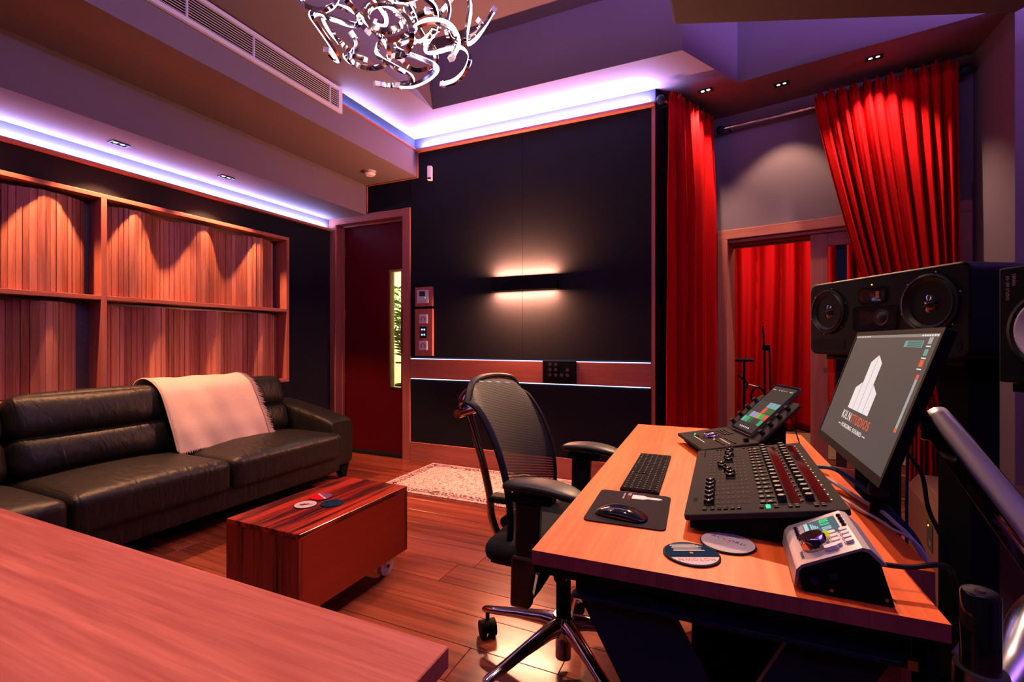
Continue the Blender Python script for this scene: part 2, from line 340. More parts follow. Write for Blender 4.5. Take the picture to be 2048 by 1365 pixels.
M = dict(
 fabric=plain('dark_wall_fabric', (0.0085, 0.0095, 0.013), 0.95, var=0.2, scale=60, bump=0.25, bscale=500, spec=0.2),
 paint=plain('mauve_paint', (0.165, 0.125, 0.140), 0.75, var=0.03, scale=5),
 paint_dark=plain('upper_wall_paint', (0.14, 0.12, 0.15), 0.75, var=0.03, scale=5),
 plaster=plain('textured_panel', (0.075, 0.065, 0.075), 0.85, var=0.1, scale=40, bump=0.5, bscale=120),
 dimmed_cove=plain('dimmed_cove_band', (0.028, 0.032, 0.060), 0.7, var=0.03, scale=5),  # dim blue look of the grazing LED light put into the colour
 trim=wood('trim_wood', (0.46, 0.15, 0.105), (0.31, 0.088, 0.06), axis=0, rough=0.45, grain=30),
 trim_y=wood('trim_wood_y', (0.46, 0.15, 0.105), (0.31, 0.088, 0.06), axis=1, rough=0.45, grain=30),
 trim_z=wood('trim_wood_z', (0.46, 0.15, 0.105), (0.31, 0.088, 0.06), axis=2, rough=0.45, grain=30),
 slat=wood('slat_wood', (0.54, 0.21, 0.14), (0.24, 0.07, 0.042), axis=2, rough=0.42, grain=24, per_obj=0.7),
 floor=wood('oak_floor', (0.27, 0.066, 0.034), (0.085, 0.016, 0.009), axis=0, rough=0.25, grain=6, stripes=3.4, per_obj=0.5, contrast=0.95, coat=0.12, spec=0.4),
 floor_base=wood('floor_base_wood', (0.10, 0.03, 0.015), (0.05, 0.014, 0.007), axis=0, rough=0.5, grain=12),
 desk=wood('desk_wood', (0.82, 0.165, 0.034), (0.48, 0.062, 0.010), axis=1, rough=0.5, grain=15, stripes=1.8, contrast=1.2, spec=0.15),
 desk_end=wood('desk_end_grain', (0.40, 0.10, 0.095), (0.22, 0.050, 0.050), axis=2, rough=0.5, grain=40),
 bench=wood('bench_wood', (0.52, 0.150, 0.105), (0.27, 0.055, 0.036), axis=0, rough=0.42, grain=20, stripes=1.6, contrast=1.2),
 rose=wood('rosewood', (0.40, 0.030, 0.012), (0.03, 0.004, 0.004), axis=1, rough=0.3, grain=22, stripes=2.0, coat=0.04, contrast=2.4),
 rose_z=wood('rosewood_z', (0.22, 0.017, 0.008), (0.022, 0.005, 0.004), axis=2, rough=0.35, grain=12, stripes=2.4, coat=0.0, contrast=2.6),
 rose_s=wood('rosewood_side', (0.24, 0.014, 0.005), (0.16, 0.010, 0.004), axis=1, rough=0.4, grain=6, stripes=1.0, coat=0.0),
 doorred=plain('red_door_paint', (0.11, 0.003, 0.007), 0.45, var=0.05, scale=4),
 leather=leather('black_leather', (0.0085, 0.0075, 0.0065), 0.45, 0.26),
 throw=plain('cream_cotton', (0.50, 0.38, 0.33), 0.95, var=0.06, scale=40, bump=0.5, bscale=350, sheen=0.2),
 curtain=plain('red_velvet', (0.42, 0.0012, 0.0030), 0.85, var=0.12, scale=30, bump=0.15, bscale=500, spec=0.08),
 steel=plain('dark_steel', (0.016, 0.030, 0.045), 0.35, metal=0.2, var=0.1),
 black=plain('black_plastic', (0.006, 0.006, 0.008), 0.8, var=0.1, spec=0.03),
 satin=plain('satin_black', (0.005, 0.0065, 0.008), 0.55, var=0.1, spec=0.07),
 softblack=plain('black_rubber', (0.010, 0.011, 0.014), 0.45, var=0.1, spec=0.2),
 gloss=plain('gloss_black', (0.006, 0.007, 0.010), 0.08, var=0.05, coat=0.5, spec=0.5),
 chrome=plain('chrome', (0.62, 0.60, 0.63), 0.10, metal=1.0, var=0.03),
 alu=plain('brushed_aluminium', (0.50, 0.49, 0.53), 0.28, metal=1.0, var=0.05),
 silver=plain('silver_paint', (0.40, 0.37, 0.41), 0.4, metal=0.55, var=0.04),
 grey=plain('graphite_panel', (0.030, 0.027, 0.027), 0.85, var=0.08, spec=0.03),
 greyd=plain('dark_graphite', (0.020, 0.018, 0.019), 0.85, var=0.08, spec=0.03),
 pad=plain('mouse_pad_cloth', (0.034, 0.028, 0.029), 1.0, var=0.1, bump=0.3, spec=0.0),
 white=plain('white_plastic', (0.62, 0.58, 0.62), 0.45, var=0.04),
 whitegrille=plain('white_metal', (0.60, 0.57, 0.66), 0.45, var=0.04),
 dark=plain('dark_void', (0.004, 0.005, 0.008), 0.8),
 cone=plain('white_paper_cone', (0.62, 0.56, 0.62), 0.7, var=0.05),
 cable=plain('black_cable', (0.010, 0.010, 0.013), 0.5),
 cable_g=plain('grey_cable', (0.35, 0.32, 0.42), 0.5),
 cable_b=plain('blue_cable', (0.02, 0.08, 0.15), 0.5),
 cream=plain('cream_wall', (0.85, 0.74, 0.50), 0.8, var=0.03),
 leaf=plain('palm_leaf', (0.055, 0.12, 0.012), 0.5, var=0.3, scale=12),
 pot=plain('dark_pot', (0.02, 0.02, 0.02), 0.5),
 pink=plain('pink_print', (0.62, 0.36, 0.36), 0.95, spec=0.02), lilac=plain('lilac_print', (0.45, 0.42, 0.55), 0.95, spec=0.02),
 red=plain('red_print', (0.75, 0.004, 0.012), 0.95, spec=0.02), purple=plain('purple_print', (0.16, 0.05, 0.15), 0.95, spec=0.02),
 navy=plain('navy_print', (0.006, 0.022, 0.050), 0.95, spec=0.02), paper=plain('grey_print', (0.40, 0.36, 0.34), 0.95, spec=0.02, var=0.05),
 speck=plain('speckled_print', (0.50, 0.46, 0.48), 0.95, spec=0.02, var=0.5, scale=500), orange=plain('orange_print', (0.75, 0.14, 0.01), 0.95, spec=0.02),
 ink=plain('dark_ink', (0.05, 0.045, 0.05), 0.95, spec=0.02), whiteink=plain('white_ink', (0.7, 0.66, 0.66), 0.95, spec=0.02), redink=plain('red_ink', (0.30, 0.03, 0.025), 0.95, spec=0.02),
 brownbox=plain('brown_lacquer', (0.075, 0.036, 0.028), 0.4, var=0.06),
 gold=plain('gold_dot', (0.55, 0.45, 0.25), 0.3, metal=0.9),
 glass=glass('clear_glass'),
 weave=mesh_weave('chair_mesh_weave', (0.012, 0.012, 0.013)),
 led=emit('led_strip_white', (0.55, 0.66, 1.0), 3.0),
 ledv=emit('led_strip_violet', (0.55, 0.48, 1.0), 10.0),
 tubel=emit('chandelier_diffuser', (1.0, 0.72, 0.70), 22.0),
 lampl=emit('lamp_diffuser', (1.0, 0.55, 0.35), 14.0),
 spotl=emit('downlight_bulb', (1.0, 0.72, 0.40), 3.0),
 spotb=emit('downlight_bulb_bright', (1.0, 0.78, 0.52), 30.0),
 screen=emit('screen_backdrop', (0.085, 0.066, 0.060), 1.0),
 scr_w=emit('screen_white', (0.92, 0.80, 0.80), 0.95), scr_o=emit('screen_orange', (0.85, 0.10, 0.035), 1.0),
 scr_line=emit('screen_line', (0.03, 0.025, 0.025), 1.0), scr_bar=emit('screen_bar', (0.26, 0.22, 0.19), 1.0),
 scr_t=emit('screen_teal', (0.20, 0.42, 0.38), 0.8), scr_g=emit('screen_grey', (0.42, 0.42, 0.40), 0.9),
 tab_bg=emit('tablet_backdrop', (0.004, 0.010, 0.014), 1.0),
 g_dot=emit('green_led', (0.02, 0.9, 0.30), 2.0), r_dot=emit('red_led', (1.0, 0.05, 0.03), 2.5), w_dot=emit('white_led', (0.9, 0.85, 0.85), 1.2),
 b_dot=emit('blue_led', (0.25, 0.55, 1.0), 2.0), y_dot=emit('yellow_led', (1.0, 0.6, 0.02), 2.5), o_dot=emit('orange_led', (1.0, 0.30, 0.04), 2.0),
 lcd=emit('lcd_teal', (0.035, 0.11, 0.14), 1.0), lcd_g=emit('lcd_green', (0.04, 0.85, 0.32), 1.0), lcd_w=emit('lcd_pale', (0.45, 0.62, 0.68), 1.0),
 mirror=plain('red_tinted_display', (0.03, 0.004, 0.006), 0.08, var=0.2, coat=0.3),
 yellowkey=emit('yellow_key', (0.75, 0.62, 0.0), 0.8),
 silver2=plain('satin_silver', (0.58, 0.54, 0.68), 0.32, metal=0.6, var=0.06, scale=8, spec=0.5),
 glint=plain('glint_metal', (0.16, 0.14, 0.16), 0.35, metal=0.8, var=0.3, scale=60),  # sheen imitates light leaking between the slats
 brass=plain('brass', (0.55, 0.34, 0.16), 0.3, metal=1.0),
)

# ------------------------------------------------------------------ the setting
# floor: a base slab with separate boards running along x
fl = struct('floor', (0,0,0))
MB().box(-3.9, 2.7, -1.9, 3.9, -0.08, -0.016).box(-0.9, 2.7, 3.9, 4.62, -0.08, -0.016).build('subfloor', M['floor_base'], fl)
plank_me = {}
rowh = 0.185; y = 0.25; row = 0
while y < 4.45:
    x = -3.79 - random.random()*1.5; y1 = min(y+rowh, 4.52)
    xmax = 1.5
    while x < xmax:
        L_ = random.choice((1.5, 1.9, 2.2)); a = max(x, -3.79 if y < 3.7 else -0.45); b = min(x+L_, xmax)
        if b-a > 0.05:
            o = MB().box(0, b-a-0.002, 0, y1-y-0.002, -0.016, 0).build('plank', M['floor'], fl, bevel=0.0012, seg=1)
            o.location = (a, y, 0)
        x += L_
    y += rowh; row += 1
lf = struct('floor.001'); MB().box(-2.0, 4.0, 4.62, 9.5, -0.08, -0.001).build('live_room_boards', M['floor'], lf)

wl = struct('wall_left')
MB().box(-3.93, -3.79, -1.9, 3.9, 0, 2.9).build('wall_board', M['paint_dark'], wl)
MB().box(-3.79, -3.775, -1.9, 3.76, 0, 2.285).build('fabric_panel', M['fabric'], wl)
MB().box(-3.79, -3.786, -1.9, 3.76, 2.285, 2.405).build('cove_band', M['paint_dark'], wl)
t = struct('trim_1'); MB().box(-3.775, -3.735, -1.9, 3.73, 2.282, 2.303).build('ledge', M['trim_y'], t)
MB().box(-3.772, -3.752, -1.9, 3.70, 2.303, 2.308).build('led_strip', M['ledv'], t)

wb = struct('wall_back')
MB().box(-2.765, -0.494, 3.76, 3.9, 0, 3.6).box(-3.79, -2.765, 3.76, 3.9, 2.42, 3.6).build('wall_board', M['dimmed_cove'], wb)
MB().box(-2.755, -1.598, 3.748, 3.76, 0.985, 2.925).build('fabric_panel', M['fabric'], wb, bevel=0.002, seg=1)
MB().box(-1.595, -0.512, 3.748, 3.76, 0.985, 2.925).build('fabric_panel', M['fabric'], wb, bevel=0.002, seg=1)
MB().box(-2.755, -0.512, 3.748, 3.76, 0.176, 0.772).build('fabric_panel', M['fabric'], wb, bevel=0.002, seg=1)
MB().box(-3.79, -2.757, 3.75, 3.76, 2.425, 2.72).build('fabric_panel', M['fabric'], wb)
t = struct('trim_2'); MB().box(-2.755, -0.52, 3.735, 3.76, 0.785, 0.967).build('rail', M['trim'], t, bevel=0.002)
MB().box(-2.75, -0.53, 3.742, 3.758, 0.969, 0.973).build('led_strip', M['led'], t)
MB().box(-2.75, -0.53, 3.742, 3.758, 0.779, 0.783).build('led_strip', M['led'], t)
t = struct('trim_3'); MB().box(-2.68, -0.496, 3.705, 3.76, 2.928, 2.95).build('ledge', M['trim'], t)
MB().box(-2.66, -0.52, 3.735, 3.755, 2.95, 2.956).build('led_strip', M['ledv'], t)
t = struct('trim_4'); MB().box(-0.520, -0.494, 3.735, 3.765, 0, 2.926).build('corner_post', M['trim_z'], t)
t = struct('baseboard_back'); MB().box(-2.755, -0.522, 3.735, 3.76, 0, 0.176).build('board', M['trim'], t, bevel=0.002)

# return wall and the wall with the wide doorway
A0 = V((-0.494, 3.757, 0)); A1 = V((-0.152, 4.513, 0)); dd = (A1-A0).normalized(); nn = V((dd.y, -dd.x, 0))
wr = struct('wall_return')
def slab(mb, p0, p1, thick, z0, z1, mi=0):
    d = (V(p1)-V(p0)).normalized(); q = V((-d.y, d.x, 0))*thick
    a, b = V(p0), V(p1); mb.prism([a[:2], b[:2], (b+q)[:2], (a+q)[:2]], z0, z1, mi); return mb
slab(MB(), A0, A1+dd*0.05, 0.03, 0, 3.6).build('wall_board', M['fabric'], wr)
DW = R(-11.4); D0 = V((-0.152, 4.513, 0))
wd = struct('wall_doorway', D0, DW)
MB().box(0, 1.70, 0, 0.14, 2.09, 3.6).box(-0.1, 0.095, 0, 0.14, 0, 2.09).box(1.685, 1.9, 0, 0.14, 0, 2.2).build('wall_board', M['paint'], wd)
wr2 = struct('wall_right')
MB().box(1.51, 2.7, 3.675, 4.5, 0, 3.6).build('column', M['paint'], wr2)
MB().box(2.6, 2.75, -1.9, 3.7, 0, 3.6).build('wall_board', M['paint'], wr2)
wf = struct('wall_front'); MB().box(-3.9, 2.75, -1.9, -1.8, 0, 3.6).build('wall_board', M['fabric'], wf)

# ceiling ring, tray and stepped soffit
ce = struct('ceiling')
MB().box(-2.72, -2.23, -1.9, 3.76, 3.07, 3.56).build('ring_side', M['paint'], ce)
MB().box(-2.23, -0.5, 3.335, 3.76, 3.07, 3.56).build('ring_back', M['paint'], ce)
MB().prism([(-0.268,3.335),(0.075,3.925),(1.51,3.675),(1.7,4.25),(-0.15,4.62),(-0.5,3.86),(-0.5,3.335)], 3.07, 3.56).build('ring_alcove', M['paint'], ce)
MB().box(-2.23, 2.7, -1.9, -1.1, 3.07, 3.56).build('ring_front', M['paint'], ce)
MB().box(-2.75, 2.75, -1.9, 4.65, 3.56, 3.62).build('tray_top', M['paint'], ce)
MB().box(-3.9, -3.29, -1.9, 3.76, 2.405, 3.62).build('soffit_low', M['paint'], ce)
MB().box(-3.29, -2.68, -1.9, 3.76, 2.70, 2.945).build('soffit_high', M['paint'], ce)
MB().box(-3.29, -2.72, -1.9, 3.76, 2.945, 3.07).build('cove_band', M['dimmed_cove'], ce)
MB().box(-3.29, -2.72, -1.9, 3.76, 3.07, 3.62).build('soffit_top', M['paint'], ce)
t = struct('trim_7'); MB().box(2.52, 2.6, -1.8, 3.6, 2.93, 2.95).build('ledge', M['trim_y'], t); MB().box(2.54, 2.56, -1.7, 3.5, 2.95, 2.956).build('led_strip', M['ledv'], t)
t = struct('trim_8'); MB().box(-2.6, 1.4, -1.8, -1.66, 2.93, 2.95).build('ledge', M['trim'], t); MB().box(-2.5, 1.3, -1.71, -1.69, 2.95, 2.956).build('led_strip', M['ledv'], t)
t = struct('trim_5'); MB().box(-2.69, -2.668, 2.76, 3.74, 2.943, 2.957).build('ledge', M['trim_y'], t)
MB().box(-2.715, -2.695, 2.80, 3.70, 2.946, 2.954).build('led_strip', M['ledv'], t)
t = struct('trim_6'); MB().box(-2.679, -2.668, 3.735, 3.759, 2.70, 2.943).build('end_strip', M['trim_z'], t)
MB().box(-3.289, -2.668, 3.735, 3.749, 2.690, 2.70).box(-3.289, -3.278, 3.735, 3.749, 2.43, 2.69).build('end_strip', M['trim'], t)
# hanging acoustic panel in the tray
hp = thing('acoustic_ceiling_panel', 'grey textured acoustic panel hung flat beneath the ceiling tray', 'acoustic panel', (0,0,2.95))
MB().prism([(-0.275, 2.86),(1.45, 3.53),(2.3, 2.4),(1.6, 0.9),(-0.275, 0.9)], 0.0, 0.07).build('panel', M['plaster'], hp, bevel=0.01)
for (x, yy) in ((0.0, 2.6), (1.3, 3.2), (1.5, 1.3), (0.0, 1.2)):
    MB().cyl((x, yy, 0.07), (x, yy, 0.61), 0.004, n=8).build('hanger_wire', M['steel'], hp)

# ---- door with the glazed slot
d1 = struct('door_1')
f = MB().box(-3.788, -3.70, 3.74, 3.90, 0, 2.42).box(-2.845, -2.757, 3.735, 3.90, 0, 2.42)
f.build('door_jamb', M['trim_z'], d1, bevel=0.003)
MB().box(-3.70, -2.845, 3.74, 3.90, 2.345, 2.42).build('door_head', M['trim'], d1, bevel=0.003)
MB().box(-3.70, -3.685, 3.83, 3.86, 0, 2.345).box(-3.70, -2.845, 3.83, 3.86, 2.33, 2.345).build('door_stop', M['trim_z'], d1)
lf_ = MB()
for (a, b, c, d) in ((-3.70,-3.10,0.012,2.345),(-2.958,-2.845,0.012,2.345),(-3.10,-2.958,0.012,0.668),(-3.10,-2.958,1.845,2.345)):
    lf_.box(a, b, 3.875, 3.925, c, d)
leaf = lf_.build('door_leaf', M['doorred'], d1)
fr = MB()
for (a, b, c, d) in ((-3.115,-3.095,0.655,1.86),(-2.963,-2.943,0.655,1.86),(-3.095,-2.963,0.655,0.675),(-3.095,-2.963,1.84,1.86)):
    fr.box(a, b, 3.868, 3.932, c, d)
fr.build('vision_frame', M['brass'], leaf)
MB().box(-3.095, -2.963, 3.898, 3.902, 0.675, 1.84).build('vision_pane', M['glass'], leaf)
hd = MB().cyl((-2.90, 3.80, 1.02), (-2.90, 3.80, 1.46), 0.011, n=14)
for z in (1.10, 1.38): hd.cyl((-2.90, 3.80, z), (-2.90, 3.876, z), 0.007, n=10)
hd.build('pull_handle', M['chrome'], leaf, smooth=True)
MB().cyl((-2.885, 3.875, 0.925), (-2.885, 3.825, 0.925), 0.02, n=16).cyl((-2.885, 3.83, 0.925), (-2.995, 3.83, 0.925), 0.008, n=10).build('lever_handle', M['brass'], leaf, smooth=True)
for z in (0.75, 1.42, 2.08):
    MB().box(-3.70, -3.688, 3.862, 3.876, z-0.05, z+0.05).build('hinge', M['alu'], leaf)
MB().box(-3.70, -2.845, 3.80, 3.93, -0.01, 0.012).build('threshold', M['greyd'], d1)
# corridor behind the glazed slot
wc = struct('wall_corridor')
MB().box(-4.6, -2.0, 5.6, 5.7, 0, 2.7).box(-4.7, -4.6, 3.95, 5.7, 0, 2.7).box(-2.0, -1.9, 3.95, 5.7, 0, 2.7).box(-4.6,-2.0,3.93,5.7,2.62,2.7).box(-4.6,-2.0,3.93,5.7,-0.06,-0.005).build('wall_board', M['cream'], wc)
pp = thing('potted_palm', 'green potted palm seen through the slot window of the red door', 'plant', (-3.52, 4.75, 0))
MB().lathe([(0.0,0.0),(0.13,0.0),(0.17,0.62),(0.155,0.62),(0.15,0.58),(0.0,0.58)], n=24).build('pot', M['pot'], pp, smooth=True)
for k in range(15):
    az = k*2.399; h = 0.55+0.75*((k*7) % 15)/15; sp = 0.34
    pts = spline([(0,0,0.58), (cos(az)*0.06, sin(az)*0.06, 0.58+h*0.5), (cos(az)*0.18, sin(az)*0.18, 0.58+h*0.92), (cos(az)*sp, sin(az)*sp, 0.58+h*0.9)], 5)
    fb = MB().tube(pts, 0.005, 5)
    for j in range(5, len(pts)):
        p = pts[j]; tdir = (pts[j]-pts[j-1]).normalized(); side = tdir.cross(V((0,0,1))).normalized()
        for sg in (-1, 1):
            e_ = p+side*sg*0.17+tdir*0.11-V((0,0,0.05)); mid = p+side*sg*0.09+tdir*0.04+V((0,0,0.012))
            wv = tdir*0.012
            fb.add([p-wv, p+wv, mid+wv*1.2, e_, mid-wv*1.2], [(0,1,2,3,4)])
    fb.build('frond', M['leaf'], pp)

# ---- wide doorway with a sliding glass door
d2 = struct('door_2', D0, DW)
MB().box(0.085, 0.165, -0.018, 0.30, 0, 2.01).build('door_jamb', M['trim_z'], d2, bevel=0.003)
MB().box(1.615, 1.69, -0.018, 0.30, 0, 2.01).build('door_jamb', M['trim_z'], d2, bevel=0.003)
MB().box(0.085, 1.69, -0.018, 0.0, 2.01, 2.09).box(0.085, 1.69, 0.0, 0.30, 2.01, 2.09).build('door_head', M['trim'], d2, bevel=0.003)
MB().box(0.165, 1.615, 0.02, 0.045, 1.985, 2.01).box(0.165, 1.615, 0.12, 0.15, 1.98, 2.01).box(0.165,1.615,0.22,0.26,1.97,2.01).build('door_track', M['trim'], d2)
sl = MB().box(0.764, 0.88, 0.05, 0.095, 0.01, 1.985).box(1.50, 1.615, 0.05, 0.095, 0.01, 1.985)
leaf2 = sl.build('sliding_stile', M['trim_z'], d2, bevel=0.002)
MB().box(0.88, 1.50, 0.05, 0.095, 1.885, 1.985).box(0.88, 1.50, 0.05, 0.095, 0.01, 0.16).build('sliding_rail', M['trim'], d2, bevel=0.002)
MB().box(0.88, 1.50, 0.070, 0.076, 0.16, 1.885).build('sliding_pane', M['glass'], d2)
MB().box(0.93, 1.0, 0.16, 0.20, 0.01, 1.98).box(1.53, 1.60, 0.16, 0.20, 0.01, 1.98).build('inner_stile', M['steel'], d2)
MB().box(0.165, 1.615, 0.0, 0.30, -0.016, 0.004).build('threshold', M['trim'], d2)
MB().cyl((0.86, 0.045, 0.92), (0.86, 0.05, 0.92), 0.012, n=14).build('door_latch', M['alu'], d2)

# ---- live room shell
wlr = struct('wall_live_room')
MB().box(-2.1, -2.0, 4.9, 9.5, 0, 3.3).box(4.0, 4.1, 4.4, 9.5, 0, 3.3).box(-2.1, 4.1, 9.4, 9.5, 0, 3.3).box(-2.1, -0.2, 4.75, 4.9, 0, 3.3).build('wall_board', M['fabric'], wlr)
clr = struct('ceiling.001'); MB().box(-2.1, 4.1, 4.7, 9.5, 3.25, 3.35).build('ceiling_board', M['paint'], clr)

# ------------------------------------------------------------------ curtains
def curtain(name, label, p0, p1, q0, q1, ztop, zbot, folds, amp, seed, ruffle=0.05, nu=200, nv=34, hook=0.0, shift=None):
    """hangs from p0-p1 at ztop to q0-q1 at zbot; returns the cloth"""
    rnd = random.Random(seed); p0, p1, q0, q1 = (V((*a, 0)) for a in (p0, p1, q0, q1))
    d = (p1-p0).normalized(); nrm = V((d.y, -d.x, 0))
    ph = [rnd.uniform(0, 6.28) for _ in range(6)]; am = [rnd.uniform(0.6, 1.2) for _ in range(folds+2)]
    def fn(u, v):
        zz = ztop+(zbot-ztop)*v
        wob = u+0.012*sin(ph[0]+9*u+2.2*v)+0.010*sin(ph[1]+17*u-1.4*v)
        uu = wob
        base = p0.lerp(p1, u).lerp(q0.lerp(q1, u), shift(v) if shift else v)
        k = min(folds, max(0, int(uu*folds))); a_ = am[k]
        grow = 0.35+0.65*min(1, v*4)
        x = 2*pi*folds*uu
        wv = (sin(x+ph[2])+0.35*sin(2*x+ph[3]+1.5*v)+0.3*sin(0.5*x+ph[4]+v))*amp*a_*grow
        if v < 0.02: zz += ruffle*(0.55+0.3*sin(x*1.0+ph[5])+0.25*sin(2.7*x+ph[1])); wv = wv*1.1+0.008*sin(3.1*x)
        return base+nrm*wv+V((0, 0, zz))
    o = MB().grid(fn, nu, nv).build(name, M['curtain'], None, smooth=True, angle=80)
    s = o.modifiers.new('solid', 'SOLIDIFY'); s.thickness = 0.004
    return tag(o, label, 'curtain')
off = nn*0.085; offc = nn*0.135
curtain('curtain', 'red velvet curtain hanging beside the dark fabric wall', (A0-dd*0.03+offc)[:2], (A1-dd*0.17+offc)[:2], (A0-dd*0.03+offc)[:2], (A1-dd*0.13+offc)[:2], 2.955, 0.015, 9, 0.038, 11, ruffle=0.06)
dx = V((cos(DW), sin(DW), 0)); dn = V((sin(DW), -cos(DW), 0))
def dp(s, n): p = D0+dx*s+dn*n; return (p.x, p.y)
curtain('curtain', 'red velvet curtain swept aside in front of the sliding glass door', dp(0.80, 0.15), dp(1.60, 0.15), dp(1.34, 0.16), dp(1.62, 0.16), 2.955, 0.015, 11, 0.046, 5, ruffle=0.065, nv=44, shift=lambda v: min(1, v*1.25)**1.15)
curtain('curtain', 'long red curtain across the far end of the live room', (-1.3, 7.2), (3.6, 6.6), (-1.3, 7.2), (3.9, 6.7), 3.15, 0.02, 22, 0.12, 21, ruffle=0.0, nu=420)
# rods
def rod(label, a, b, z, rings):
    a, b = V((a[0], a[1], z)), V((b[0], b[1], z)); t = thing('curtain_rod', label, 'curtain rod', (0,0,0)); d = (b-a).normalized()
    MB().cyl(a, b, 0.013, n=16).build('rod', M['chrome'], t, smooth=True)
    for e_, sg in ((a, -1), (b, 1)):
        MB().lathe([(0.0,0),(0.016,0.003),(0.030,0.02),(0.034,0.038),(0.026,0.058),(0.0,0.066)], e_, d*sg, n=14).build('finial', M['steel'], t, smooth=True)
    return t
t = rod('dark metal curtain rod along the return beside the dark wall', (A0-dd*0.03+off)[:2], (A1-dd*0.20+off)[:2], 2.93, 0)
for s_ in (0.06, 0.62):
    p = A0+dd*s_; MB().cyl((p.x, p.y, 2.93), (p+off)[:2]+(2.93,), 0.007, n=8).build('bracket', M['steel'], t)
t = rod('long chrome curtain rod above the sliding door', dp(0.16, 0.10), dp(1.60, 0.10), 2.93, 0)
for s_ in (0.19, 1.585):
    MB().cyl((*dp(s_, 0), 2.93), (*dp(s_, 0.10), 2.93), 0.008, n=8).build('bracket', M['steel'], t)

# ------------------------------------------------------------------ wall fittings
# air grille on the soffit face
g = thing('air_grille', 'long white slatted air grille set in the soffit face', 'vent', (-2.68, 0, 0))
MB().box(0.0, 0.004, 0.62, 2.745, 2.872, 3.048).build('duct_back', M['dark'], g)
MB().box(0.004, 0.024, 0.60, 2.755, 2.866, 2.892).box(0.004, 0.024, 0.60, 2.755, 3.028, 3.052).box(0.004, 0.024, 2.72, 2.755, 2.892, 3.028).box(0.004, 0.024, 0.60, 0.635, 2.892, 3.028).build('frame', M['whitegrille'], g)
for k in range(9):
    z = 2.902+k*0.0150
    MB().add([(0.010,0.635,z),(0.020,0.635,z-0.002),(0.020,0.635,z),(0.010,0.635,z+0.002),(0.010,2.72,z),(0.020,2.72,z-0.002),(0.020,2.72,z),(0.010,2.72,z+0.002)],
             [(0,1,2,3),(7,6,5,4),(0,4,5,1),(1,5,6,2),(2,6,7,3),(3,7,4,0)]).build('slat', M['whitegrille'], g)
for yy in (1.25, 1.62, 2.02, 2.64):
    MB().box(0.008, 0.020, yy-0.005, yy+0.005, 2.892, 3.028).build('mullion', M['whitegrille'], g)
# smoke detector, sensor
s_ = thing('smoke_detector', 'round white smoke detector under the dark soffit', 'smoke detector', (-2.986, 3.441, 2.70))
MB().lathe([(0.0,0),(0.056,0),(0.056,-0.014)], n=28).build('base', M['white'], s_, smooth=True)
MB().lathe([(0.05,-0.014),(0.05,-0.026),(0.036,-0.04),(0.0,-0.042)], n=28).build('cap', M['white'], s_, smooth=True)
s_ = thing('motion_sensor', 'small white box sensor angled on the dark wall', 'sensor', (-2.527, 3.748, 2.70), R(20))
MB().box(-0.022, 0.022, -0.062, -0.016, -0.065, 0.065).build('case', M['white'], s_, bevel=0.006)
MB().box(-0.008, 0.008, -0.016, 0.006, 0.0, 0.04).build('bracket', M['white'], s_)
MB().box(-0.016, 0.016, -0.064, -0.062, -0.06, -0.045).build('lens', M['dark'], s_)
# downlights
def downlight(x, y, z, label, bulb, rz=0, group=None):
    t = thing('ceiling_downlight', label, 'downlight', (x, y, z), rz, group)
    MB().box(-0.05, 0.05, -0.03, -0.022, -0.006, 0.0).box(-0.05, 0.05, 0.022, 0.03, -0.006, 0.0).box(-0.05, -0.042, -0.022, 0.022, -0.006, 0.0).box(0.042, 0.05, -0.022, 0.022, -0.006, 0.0).build('bezel', M['steel'], t)
    MB().box(-0.042, 0.042, -0.022, 0.022, -0.002, 0.0).build('reflector', M['dark'], t)
    for k in (-0.02, 0.02): MB().lathe([(0.0,-0.005),(0.007,-0.004),(0.012,-0.002)], (k, 0, 0), n=12).build('bulb', bulb, t, smooth=True)
downlight(-3.542, 1.735, 2.405, 'small recessed downlight above the slatted panels, in line with the upright frame divider', M['spotl'], R(90))
downlight(-3.513, 2.428, 2.405, 'small recessed downlight above the slatted panels, nearer the red door', M['spotl'], R(90))
downlight(-0.147, 3.945, 3.07, 'bright glinting recessed downlight in front of the narrow red curtain', M['spotb'], DW)
downlight(0.376, 4.08, 3.07, 'recessed twin downlight above the doorway header', M['spotl'], DW)
downlight(0.915, 3.958, 3.07, 'recessed twin downlight above the swept red curtain', M['spotl'], DW)
for p_, lb_ in zip(ADDED_TRAY_SPOTS, ('added unseen twin downlight in the ceiling tray above the coffee table', 'added unseen twin downlight in the ceiling tray above the office chair')): downlight(p_[0], p_[1], 3.56, lb_, M['spotl'])
# wall lamp
wlamp = thing('wall_lamp', 'long black up-and-down wall lamp glowing on the dark fabric', 'lamp', (-1.563, 3.748, 1.6325))
MB().box(-0.30, 0.30, -0.070, -0.065, -0.06, 0.06).box(-0.30, -0.295, -0.065, 0, -0.06, 0.06).box(0.295, 0.30, -0.065, 0, -0.06, 0.06).box(-0.295, 0.295, -0.025, 0, -0.05, 0.05).build('housing', M['satin'], wlamp)
for z in (-0.052, 0.052): MB().box(-0.29, 0.29, -0.064, -0.026, z-0.003, z+0.003).build('diffuser', M['lampl'], wlamp)
